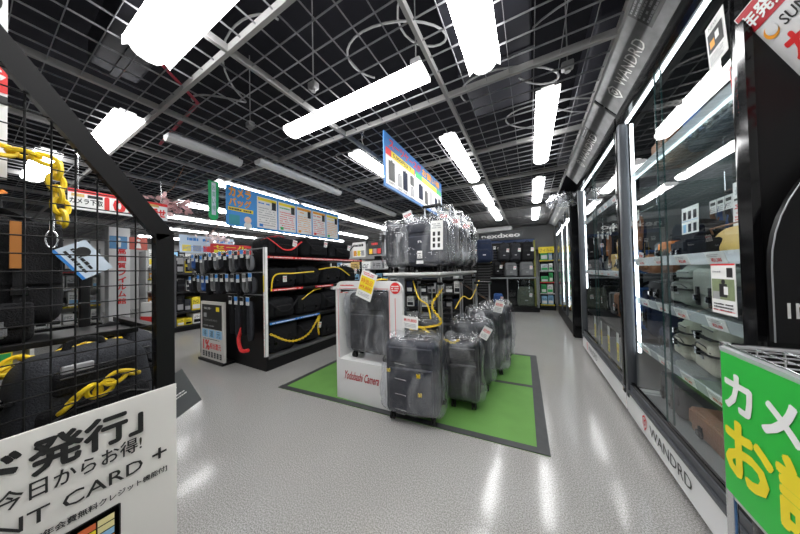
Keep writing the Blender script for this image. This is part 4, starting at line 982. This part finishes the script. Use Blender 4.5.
q = MB(); q.rbox((-.55, -.11, .68), (.03, .03, 1.36), .006, BLACK); q.build('post', t)
t = thing('banner', 'cream point card banner with black Japanese lettering on the grid stand', 'banner', (SX + .024, -.45, .30))
BN = rail_M((0, 0, 0), (0, 1, 0), (0, 0, 1))
cloth = MB(); cloth.rbox((.404, 0, .262), (.812, .006, .528), .002, CREAMB, BN, mid=14, fn=lambda p: p + Vector((0, .0025 * noise.noise(Vector((p.x * 5, 0, p.z * 4))), 0))); cloth.build('sheet', t)
p = MB(); yo = .45; zo = -.30; F = -.0065
put_text(p, 'カード発行」', -.16 + yo, .712 + zo, .084, INK, w=.435, y=F, bold=.035, M=BN)
put_text(p, '今日からお得!', .038 + yo, .658 + zo, .044, INK, w=.236, y=F, bold=.012, M=BN)
put_text(p, 'POINT CARD', -.05 + yo, .594 + zo, .036, INK, w=.326, y=F, bold=.006, M=BN); put_text(p, '+', .298 + yo, .600 + zo, .034, INK, w=.034, y=F, bold=.006, M=BN)
put_text(p, '[年会費無料クレジット機能付]', .095 + yo, .547 + zo, .020, INK, w=.238, y=F, bold=.02, M=BN); put_text(p, 'できる', .04 + yo, .550 + zo, .016, INK, y=F, M=BN)
p.build('lettering', t)
p = MB(); p.rbox((.17 + yo, F, .46 + zo), (.115, .002, .14), .001, INK, BN)
p.rbox((.13 + yo, F, .45 + zo), (.20, .002, .155), .0009, INK, BN)
gc = [[ORG, mat('print_redorange', (.75, .16, .05), .5)], [mat('print_pale_yellow', (.80, .72, .35), .5), GRN], [YEL, LBLUE], [LBLUE, BLUE]]
for i in range(4):
    for j in range(3): rect(p, .118 + .034 * j + yo, .497 - i * .020 + zo, .031, .017, (gc[i][0], gc[i][1], gc[(i + 1) % 4][0])[(j + i) % 3], y=F - .003, M=BN)
p.build('card_picture', t)
# goods behind the grid
BG = 'goods behind the wire grid'
t = camera_bag((-1.60, .0, 1.035), PI / 2, .36, .26, .36, 'big black shoulder bag with orange leather tab hanging behind the wire grid', FAB, FAB, BG, 91)
q = MB(); q.box(.072, .092, -.165, -.150, .20, .35, mat('tab_leather', (.45, .17, .03), .5)); q.build('leather_tab', t)
q = MB(); q.cyl((.148, -.155, .33), (.148, -.155, .37), .006, CHROME); q.tube(link_pts((.148, -.155, .30), .03, .012, (0, 0, 1), (1, 0, 0)), .003, CHROME, closed=True); q.build('clip', t)
cord([(-1.52, -.05, 1.50), (-1.50, .02, 1.60), (-1.52, .08, 1.63), (-1.52, .16, 1.62), (-1.52, .165, 1.55), (-1.52, .175, 1.46), (-1.52, .18, 1.40)], 'thick yellow plastic chain looped above the black bag behind the wire grid', chainy=.03)
t = thing('price_card', 'tilted blue and white card hanging from the big bag behind the wire grid', 'price card', (-1.44, .20, 1.31))
Mt = rail_M((0, 0, .02), (0, .52, -.80), (0, .80, .52)) @ Matrix.Scale(.72, 4); q = MB(); q.box(0, .17, 0, .002, -.09, .03, mat('card_pale_blue', (.62, .72, .82), .5), Mt); scribble(q, .02, -.07, .13, .05, INK, rows=2, M=Mt); rect(q, .0, -.09, .17, .012, BLUE, M=Mt); q.cyl((.05, -.001, -.01), (.05, 0, -.01), .025, INK, M=Mt); q.build('card', t)
duffel((-1.70, -.06, 1.405), PI / 2, .26, .2, .10, 'small orange and black pouch above the big bag at the left edge', FAB, ORANGE, BG, 92, tagged=False)
tag(MB().rbox((-1.53, -.05, .985), (.22, .80, .022), .004, BLACK).build('shelf_board'), 'thin black upper shelf behind the wire grid', 'shelf')
tag(MB().rbox((-1.62, -.05, .60), (.75, .85, .03), .004, BLACK).build('shelf_board'), 'thin black lower shelf behind the cream banner', 'shelf')
t = camera_bag((-1.55, -.02, .998), PI / 2, .28, .24, .12, 'low black camera bag with two grey clips on the upper shelf behind the grid', FAB, FAB, BG, 93, patches=FABG)
t = backpack((-1.32, .20, .64), PI / 2 + .15, .30, .20, .33, 'black camera backpack with yellow chain leaning behind the wire grid', FAB2, FAB, BG, 94, tagged=False)
q = MB(); q.rbox((-.06, -.15, .30), (.06, .012, .022), .004, GREYP); q.build('buckle', t)
t = backpack((-1.56, .30, .615), PI / 2 + .1, .28, .26, .36, 'second black backpack sloping behind the first near the grid post', FAB2, FAB2, BG, 95, tagged=False)
camera_bag((-1.45, -.04, .62), PI / 2, .22, .2, .22, 'olive camera bag with pale mark low behind the wire grid', GREEN_F, GREEN_F, BG, 96)
cord([(-1.19, .150, .83), (-1.18, .185, .865), (-1.19, .205, .84), (-1.18, .235, .875), (-1.18, .265, .885), (-1.19, .285, .87)], 'thick yellow chain in front of the black backpack behind the grid', chainy=.024)
cord([(-1.38, -.12, .90), (-1.36, 0, .93), (-1.37, .08, .915), (-1.38, .18, .95), (-1.42, .3, .96)], 'yellow chain heaped along the edge of the upper shelf behind the grid', chainy=.026)
cord([(-1.40, -.12, .96), (-1.38, .0, .90), (-1.39, .09, .95), (-1.40, .15, .925), (-1.42, .22, .955)], 'second yellow chain heaped beneath the upper shelf behind the grid', chainy=.026)
cord([(-1.33, -.1, .70), (-1.33, 0, .72), (-1.32, .06, .75), (-1.32, .12, .79)], 'yellow chain rising across the olive bag behind the grid', chainy=.026)
# bag and card beyond the post
t = backpack((-1.36, .335, .40), PI / 2, .15, .16, .47, 'narrow black bag hanging just beyond the grid stand post', FAB, FAB, None, 97, tagged=False)
t = thing('price_card', 'dark grey card with white lettering hanging beside the grid stand post', 'price card', (-1.12, .365, .69))
Mt = rail_M((0, 0, 0), (0, .9, .38), (0, -.30, .9)); q = MB(); q.box(0, .085, 0, .002, 0, .15, mat('card_grey', (.10, .105, .11), .5), Mt); rect(q, .012, .10, .035, .022, PAPER, M=Mt); scribble(q, .012, .06, .05, .02, PAPER, rows=2, M=Mt); q.build('card', t)
# tall sign in the top left corner
t = thing('tall_sign', 'white and red sign with a black ring at the top left corner', 'sign', (-1.60, -.45, 1.55))
MB().box(-.012, 0, 0, .525, .0, .80, PAPER).build('board', t)
q = MB(); Mt = rail_M((.001, 0, 0), (0, 1, 0), (0, 0, 1)); q.cyl((.44, -.0015, .62), (.44, 0, .62), .075, INK, n=32, M=Mt); q.cyl((.44, -.002, .62), (.44, 0, .62), .065, PAPER, n=32, M=Mt); q.cyl((.44, -.0025, .62), (.44, 0, .62), .05, RED, n=32, M=Mt)
rect(q, 0, .30, .525, .10, RED, y=-.0015, M=Mt); rect(q, 0, .26, .525, .03, INK, y=-.0015, M=Mt); rect(q, .0, .74, .3, .05, BLUE, y=-.0015, M=Mt); put_text(q, 'カメラ', .22, .32, .06, PAPER, w=.3, y=-.003, bold=.02, M=Mt); q.build('print', t)

# ------------------------------------------------------------------ product shelving of the background
PC = [('white', PAPER), ('yellow', YEL), ('blue', BLUE), ('black', INK), ('red', RED), ('light blue', LBLUE), ('green', GRN), ('grey', GREYP), ('orange', ORG)]
def product_rack(name, label, org, rz, L, H, zs, D=.4, back=None, per=.16, group=None, short='', pal=None, hang=(), rails=True, seed=1, trim=None, ln=None):
    """open shelf unit; local x along the face, front towards -y"""
    r = random.Random(seed); t = thing(name, label, 'shelving', org, rz); back = back or mat('rack_grey', (.34, .34, .35), .5)
    MB().box(0, L, D - .03, D, 0, H, back).build('back_panel', t)
    MB().box(0, L, .0, D, 0, .10, BLACK).build('base', t)
    for x in (0, L - .03): MB().box(x, x + .03, 0, D, .1, H, trim or back).build('end_panel', t)
    Mo = Matrix.Translation(org) @ Matrix.Rotation(rz, 4, 'Z')
    for k, z in enumerate(zs):
        s = MB(); s.box(.03, L - .03, 0, D - .03, z - .02, z, back); so = s.build('shelf', t)
        q = MB(); q.box(.03, L - .03, -.006, 0, z - .03, z + .004, (PAPER, YEL, PAPER, RED)[(k + seed) % 4] if rails else INK); (scribble(q, .05, z - .026, L - .1, .026, INK, rows=1, y=-.0065, seed=k, fill=.6) if rails else None); q.build('price_rail', so)
        up = (zs[k + 1] if k + 1 < len(zs) else H + .12) - z - .05
        x = .05; i = 0
        while x < L - .14:
            w = per * r.uniform(.7, 1.1); w = min(w, L - .05 - x); h = up * r.uniform(.55, .98); c, m = (pal or PC)[r.randrange(len(pal or PC))]; c2, m2 = (pal or PC)[r.randrange(len(pal or PC))]
            b = thing('product_package' if k in hang else 'product_box', '%s package, %s from left, %s shelf of %s' % (c, od[i] if i < 16 else 'later', ('lowest', 'second', 'third', 'fourth', 'fifth', 'sixth')[k], short), 'package', Mo @ Vector((x + w / 2, .02, z)), rz, group)
            q = MB()
            if k in hang:
                q.rbox((0, .05, h * .45), (w * .8, .035, h * .8), .012, m, mid=2); q.box(-w * .4, w * .4, .045, .05, h * .8, h, PAPER); q.build('pack', b)
                MB().box(-w * .42, w * .42, .012, .015, h * .60, h * .98, m2).build('header_card', b)
            else:
                q.rbox((0, D * .4, h / 2), (w * .9, D * .7, h), .006, m, k=2, mid=1); q.build('carton', b)
            q = MB(); yy = D * .05 - .001 if k not in hang else .030
            rect(q, -w * .38, h * .12, w * .76, h * .32, m2 if m2 is not m else PAPER, y=yy); scribble(q, -w * .36, h * .5, w * .72, h * .3, INK if m is not INK else PAPER, rows=3, y=yy, seed=i + k); q.build('print', b)
            x += w * 1.04; i += 1
    return t
WP = [('white', PAPER), ('black', INK), ('grey', GREYP), ('white', PAPER), ('light blue', LBLUE), ('dark', FAB)]
DK = [('black', INK), ('black', FAB), ('dark grey', FAB2), ('navy', FABN), ('grey', GREYP), ('white', PAPER)]
# rack with flat packs and hanging goods just left of the gondola
product_rack('shop_rack', 'grey shop rack left of the black gondola with flat packs and hanging pouches', (-6.6, 2.15, 0), PI / 2, 1.5, 1.65, (.12, .42, .85, 1.25), D=.5, per=.17, short='the grey rack left of gondola', hang=(2, 3), rails=False, seed=4, back=mat('rack_dark_grey', (.10, .10, .105), .5), pal=[('white', PAPER), ('dark', FAB), ('grey', GREYP), ('yellow', YEL), ('black', FAB), ('charcoal', FAB2)])
product_rack('shop_rack', 'long white rack seen through the right part of the wire grid', (-8.6, 2.25, 0), PI / 2, 2.6, 1.85, (.15, .50, .82, 1.14, 1.46), D=.5, per=.22, back=mat('rack_white', (.62, .62, .62), .5), short='the long white rack', seed=6, hang=(3,))
product_rack('shop_rack', 'rack of dark goods seen through the middle of the wire grid', (-9.2, -.1, 0), PI / 2, 1.75, 1.9, (.15, .55, .95, 1.35), D=.5, per=.22, back=mat('rack_white'), short='the rack in the grid middle', seed=8, pal=WP)
product_rack('shop_rack', 'pale rack at the far left seen between the bags and the grid', (-5.6, -.9, 0), PI / 2, 1.35, 1.25, (.15, .55, .92), D=.45, per=.2, back=mat('rack_white'), short='the pale far left rack', seed=9)
product_rack('shop_rack', 'dark rack behind the black gondola at the back of the shop', (-6.3, 6.1, 0), .0, 2.9, 1.62, (.15, .55, .95, 1.3), D=.45, per=.26, back=WOODD, short='the dark rack behind the gondola', seed=11, pal=WP, rails=False)
product_rack('shop_rack', 'dark bag rack behind the suitcase table', (-3.3, 6.3, 0), .12, 2.0, 1.75, (.15, .55, .95, 1.35), D=.45, per=.26, back=WOODD, short='the dark rack behind the table', seed=12, pal=DK, rails=False)
MAGR = product_rack('magazine_rack', 'narrow magazine rack with yellow header at the far end of the aisle', (.22, 7.95, 0), .0, .40, 1.72, (.16, .48, .80, 1.12, 1.42), D=.35, per=.19, back=GLOSSBLACK, short='the magazine rack', seed=13, pal=[('white', PAPER), ('light blue', LBLUE), ('green', GRN), ('pale', mat('pale_print', (.62, .66, .70), .5))])
q = MB(); q.box(.23, .61, 7.93, 7.96, 1.62, 1.80, YEL); put_text(q, 'フィルム', .26, 1.66, .09, INK, w=.32, y=7.928); tag(q.build('header_sign'), 'yellow header sign on top of the magazine rack', 'sign')
for x_ in (.015, .385): MB().tube([(x_, -.02, .2), (x_, -.02, 1.6)], .007, mat('edge_chrome', (.6, .62, .64), .3, .8)).build('edge_tube', MAGR)
# column with vertical red lettering
t = thing('column_sign', 'white column with vertical red lettering seen through the wire grid', 'column', (-8.75, 1.80, 0))
MB().rbox((0, 0, 1.2), (.34, .34, 2.4), .01, mat('column_white', (.75, .75, .75), .5)).build('shaft', t)
q = MB(); Mt = rail_M((.1715, -.15, 0), (0, 1, 0), (0, 0, 1))
for i, ch in enumerate('高画質フィルム館'): put_text(q, ch, .12, 1.75 - i * .17, .13, RED, w=.13, M=Mt, bold=.03)
q.build('lettering', t)
t = thing('restroom_sign', 'small blue and red sign with two white figures above the white column', 'sign', (-7.4, 1.42, 1.78))
q = MB(); Mt = rail_M((0, 0, 0), (0, 1, 0), (0, 0, 1)); q.box(0, .24, 0, .02, 0, .26, mat('sign_blue', (.08, .24, .45), .5), Mt); q.box(.27, .54, 0, .02, 0, .26, mat('sign_redbrown', (.5, .1, .07), .5), Mt); q.build('plate', t)
for x, m in ((.12, 0), (.405, 1)):
    q = MB(); q.cyl((x, -.002, .20), (x, 0, .20), .028, PAPER, M=Mt); q.prism([(x - .04, .03), (x + .04, .03), (x + .02, .16), (x - .02, .16)] if m else [(x - .028, .03), (x + .028, .03), (x + .035, .16), (x - .035, .16)], -.002, 0, PAPER, M=Mt); q.build('figure', t)
# hanging red and white sign
t = thing('hanging_banner', 'hanging white and red ten percent sign seen through the wire grid', 'sign', (-4.0, .50, 1.925))
q = MB(); Mt = rail_M((0, 0, 0), (0, 1, 0), (0, 0, 1)); q.box(0, .74, 0, .02, -.03, .17, PAPER, Mt); q.build('board', t)
for y_ in (.06, .68): MB().cyl((.01, y_, .17), (.01, y_, .56), .002, CHROME).build('hanging_wire', t)
q = MB(); rect(q, 0, .14, .74, .035, RED, M=Mt); rect(q, .02, .10, .08, .03, TAN, y=-.002, M=Mt); rect(q, .12, .10, .10, .03, INK, y=-.002, M=Mt); put_text(q, 'カメラ下取', .01, .03, .055, INK, w=.21, bold=.03, M=Mt); put_text(q, '10', .24, .0, .13, RED, w=.14, bold=.05, M=Mt); put_text(q, '%', .40, .01, .10, RED, w=.1, bold=.04, M=Mt); rect(q, .50, .12, .16, .03, TAN, y=-.002, M=Mt); put_text(q, '上乗せ', .52, .0, .10, RED, w=.20, bold=.05, M=Mt); q.build('print', t)
# pink blossom garlands
def blossom(c, n, R, label, m, seed):
    r = random.Random(seed); q = MB()
    for i in range(n):
        a = Vector((r.gauss(0, R * .5), r.gauss(0, R * .9), r.gauss(0, R * .5))) + Vector(c); s = r.uniform(.03, .05); e = Matrix.Rotation(r.uniform(0, 6), 4, 'Z') @ Matrix.Rotation(r.uniform(-1.5, 1.5), 4, 'X')
        for k in range(5):
            an = k * 2 * PI / 5; d = Vector((math.cos(an), math.sin(an), .25)) * s; o = Vector((-math.sin(an), math.cos(an), 0)) * s * .45
            P = [Vector((0, 0, 0)), d * .6 + o, d, d * .6 - o]; q.add([tuple(a + (e @ v)) for v in P], [(0, 1, 2, 3)], m)
    q.tube([(c[0], c[1] - R, c[2] + .1), (c[0], c[1], c[2] + .25), (c[0], c[1] + R, c[2] + .62 if c[2] < 2.2 else c[2] + .2)], .004, BROWN)
    return tag(q.build('hanging_garland', smooth=False), label, 'decoration')
blossom((-4.4, 1.42, 2.18), 90, .13, 'pink artificial blossom garland right of the red and white hanging sign', PINK, 3)
blossom((-6.2, 2.75, 2.02), 70, .15, 'pale blossom garland between the green streamer and the far lights', mat('pale_petal', (.78, .66, .66), .7), 5)
# green vertical streamer
t = thing('hanging_streamer', 'narrow green and white vertical streamer hanging left of the blue banner', 'streamer', (-3.4, 1.43, 1.86))
q = MB(); Mt = rail_M((0, 0, 0), (0, 1, 0), (0, 0, 1)); q.prism([(0, .05), (.05, 0), (.10, .05), (.11, .50), (-.005, .50)], 0, .004, GRN, Mt); q.build('cloth', t); q = MB(); rect(q, .03, .08, .045, .40, PAPER, M=Mt)
for i, ch in enumerate('お買い得'): put_text(q, ch, .036, .39 - i * .085, .06, GRN, w=.034, y=-.002, M=Mt)
q.build('print', t)
# posters above the rack left of the gondola
def wall_poster(loc, u, w, h, label, col, seed, cat='poster', name='poster_sign', fg=INK, ttl=None):
    t = thing(name, label, cat, loc); Mt = rail_M((0, 0, 0), u, (0, 0, 1)); MB().box(0, w, 0, .012, 0, h, col, Mt).build('board', t); q = MB(); r = random.Random(seed)
    if ttl: put_text(q, ttl, w * .08, h * .55, h * .32, fg, w=w * .8, M=Mt, bold=.03)
    else: scribble(q, w * .08, h * .68, w * .8, h * .22, fg, rows=1, M=Mt, seed=seed, fill=.8)
    for i in range(3): rect(q, w * (.08 + .3 * i), h * .08, w * .24, h * .36, (LBLUE, ORG, YEL, GREYP, RED)[(i + seed) % 5], M=Mt)
    scribble(q, w * .1, h * .1, w * .7, h * .3, fg, rows=4, y=-.002, M=Mt, seed=seed + 1, fill=.4); q.build('print', t); return t
wall_poster((-6.5, 2.2, 1.70), (0, 1, 0), .62, .38, 'white and blue poster with orange squares above the grey rack', mat('poster_paleblue', (.55, .68, .82), .5), 2, fg=BLUE)
wall_poster((-6.5, 2.86, 1.70), (0, 1, 0), .4, .38, 'blue and white poster right of the orange square poster', mat('poster_paleblue'), 5, fg=BLUE)
wall_poster((-5.3, 2.25, 1.60), (.15, 1, .0), .70, .20, 'red sign with big yellow characters behind the gondola end', RED, 7, fg=YEL, ttl='セール', name='sale_sign', cat='sign')
tag(MB().box(-6.75, -6.7, 2.05, 2.12, .0, 2.05, BROWN).build('wooden_post'), 'thin brown post beside the grid stand corner', 'post')
# white and red trolley
t = thing('trolley', 'small white and red trolley standing on the floor seen through the grid', 'trolley', (-6.1, 1.72, 0), .3)
MB().rbox((0, 0, .42), (.30, .26, .62), .01, PAPER).build('body', t); q = MB(); q.box(-.152, .152, -.132, -.130, .25, .48, RED); q.box(.151, .153, -.13, .13, .25, .48, RED); q.build('red_band', t)
for sx in (-1, 1):
    for sy in (-1, 1): MB().cyl((sx * .11 - .01, sy * .09, .035), (sx * .11 + .01, sy * .09, .035), .035, RUBBER).cyl((sx * .11, sy * .09, .05), (sx * .11, sy * .09, .11), .01, CHROME).build('wheel', t)

# ------------------------------------------------------------------ back wall: soffit, letter sign, bag racks
SOF = mat('soffit_grey', (.20, .20, .205), .6)
struct(MB().box(-1.35, .64, 8.15, 8.98, 1.75, 2.46, SOF).build('wall_soffit'))
q = MB(); q.box(-2.9, -.42, 7.35, 7.75, 2.28, 2.40, mat('ledge_white', (.62, .62, .63), .5)); struct(q.build('trim_2'))
t = thing('letter_sign', 'dark fascia with white raised letters above the back bag rack', 'sign', (-1.30, 7.34, 2.05), .03)
MB().box(0, 1.15, 0, .03, 0, .2, mat('fascia_dark', (.05, .055, .06), .5)).build('board', t); q = MB(); put_text(q, 'nexdxeo', .08, .04, .12, PAPER, w=1.0, y=-.003, bold=.03); q.build('lettering', t)
t = thing('bag_rack', 'black slatted bag rack with a glass fronted lower bay at the end of the aisle', 'shelving', (-1.25, 7.50, 0), .22)
q = MB(); q.box(0, 1.42, .0, .05, 0, 2.0, BLACK)
for i in range(14): q.box(0, 1.42, -.006, 0, .9 + i * .08, .93 + i * .08, mat('slat_dark', (.03, .03, .032), .5))
q.build('slat_panel', t); MB().box(0, 1.42, -.35, .0, 0, .12, BLACK).build('base', t)
MB().box(-.01, 1.43, -.02, .02, 1.96, 2.04, mat('rack_blue_band', (.03, .06, .16), .5)).build('top_band', t)
for x in (.0, .62, 1.39): MB().box(x, x + .025, -.34, -.31, .12, .95, GREYM).build('post', t)
MB().box(1.38, 1.42, -.06, .0, .12, 2.0, mat('rack_yellow_edge', (.3, .3, .06), .5)).build('edge_strip', t)
MB().box(0, 1.42, -.34, 0, .92, .95, GREYM).build('shelf', t); MB().box(.62, 1.4, -.335, -.330, .14, .92, GLASS).build('glass_door', t)
Mr = Matrix.Translation((-1.25, 7.50, 0)) @ Matrix.Rotation(.22, 4, 'Z')
def onrack(x, y, z): v = Mr @ Vector((x, y, z)); return (v.x, v.y, v.z)
GB = 'backpacks on the back rack'
CAMO = mat('camo_fabric', (.10, .11, .08), .8, bump=.3, bscale=100, var=.6, vscale=22)
for i, (x, z, w_, h_, m, lb) in enumerate(((.58, 1.42, .30, .50, FAB2, 'dark grey backpack, left in the upper row of the back bag rack'), (.88, 1.42, .28, .50, FAB2, 'dark grey backpack, middle of the upper row of the back bag rack'), (1.20, 1.40, .32, .54, FAB, 'black backpack with white label, right in the upper row of back rack'),
    (.75, .97, .34, .40, FABG, 'grey backpack, left in the middle row of the back bag rack'), (1.16, .96, .36, .42, FABG, 'grey backpack with white card, right in the middle row of back rack'), (.40, 1.0, .24, .42, FAB, 'black shoulder bag, far left in the middle row of the back rack'),
    (1.12, .13, .42, .55, CAMO, 'olive camouflage backpack behind the low glass of the back rack'), (.40, .13, .26, .36, BLUEF, 'blue bag standing low in the back bag rack'))):
    backpack(onrack(x, -.14, z), .22, w_, .18, h_, lb, m, m, GB, 100 + i, tagged=True)
for i in range(5):
    x, y, z = onrack(.12 + .11 * i, -.10, 1.86 - .03 * (i % 2)); s_ = hook_strap(x, y, z, rr.uniform(.4, .6), (FAB, YCH, FABN, FAB, BROWN)[i], '%s strap with white card, %s from left on the back bag rack' % (('black', 'yellow', 'navy', 'plain black', 'brown')[i], od[i]), 'straps on the back rack', 50 + i); s_.rotation_euler = (0, 0, .22)
# nearer dark stand with a navy backpack and ribbed panel
t = thing('ribbed_stand', 'black ribbed display stand in front of the back bag rack', 'display stand', (-1.05, 5.6, 0), .2)
MB().box(-.30, .30, -.15, .15, 0, .06, BLACK).build('base', t); q = MB(); q.box(-.02, .02, -.02, .02, .06, 1.85, BLACK); q.build('pole', t)
q = MB(); q.box(-.28, .28, .0, .02, .40, 1.55, BLACK)
for i in range(19): q.box(-.28, .28, -.02, .0, .42 + i * .06, .445 + i * .06, mat('rib_dark', (.04, .04, .042), .4))
q.build('ribbed_panel', t)
backpack((-.86, 5.4, 1.34), .2, .34, .2, .50, 'navy backpack hung on the black ribbed stand', FABN, FABN, None, 120, tagged=False)
backpack((-1.12, 5.38, 1.36), .2, .2, .16, .36, 'small black backpack with yellow tag left of the navy backpack', FAB, FAB, None, 121)
t = thing('sloped_counter', 'dark sloped display counter beside the farthest wrapped suitcase', 'counter', (-.85, 4.9, 0), .2)
MB().prism([(-.4, 0), (.35, 0), (.35, .45), (-.4, .95)], -.25, .25, BLACK).build('body', t); MB().add([(-.4, -.26, .955), (.35, -.26, .455), (.35, -.24, .455), (-.4, -.24, .955)], [(0, 1, 2, 3)], ORG).build('edge_trim', t)
# white posters and shelves above the racks at centre left
for i, (x, y, z, w_, h_, lb, c, fg) in enumerate(((-5.6, 5.9, 1.62, .62, .42, 'grey and white product poster above the dark rack behind the gondola', mat('poster_grey', (.45, .46, .48), .5), PAPER), (-4.9, 5.9, 1.66, .50, .46, 'white poster with camera pictures left of the black menu board', PAPER, INK), (-4.3, 5.9, 1.70, .50, .42, 'black board with red edge and small pictures behind the gondola', INK, RED), (-3.7, 5.9, 1.70, .45, .42, 'white poster with round picture right of the black menu board', PAPER, GREYP))):
    wall_poster((x, y, z), (1, 0, 0), w_, h_, lb, c, i, fg=fg)
for i in range(5):
    q = MB(); hh = rr.uniform(.12, .24); q.rbox((-4.75 + i * .38, 5.5, 1.28 + hh / 2), (.32, .28, hh), .01, (PAPER, TAN, PAPER, GREYP, PAPER)[i]); scribble(q, -4.88 + i * .38, 1.30, .25, hh * .6, INK, rows=3, y=5.358, seed=i); tag(q.build('stacked_box'), '%s carton, %s from left on the ledge behind the gondola' % (('white', 'tan', 'plain white', 'grey', 'large white')[i], od[i]), 'box', 'cartons behind the gondola')
tag(MB().rbox((-3.95, 5.5, 1.265), (2.1, .4, .03), .005, GREYM).box(-4.9, -4.86, 5.32, 5.68, 0, 1.25, GREYM).box(-3.0, -2.96, 5.32, 5.68, 0, 1.25, GREYM).build('long_ledge'), 'long grey ledge carrying white cartons behind the gondola', 'shelf')
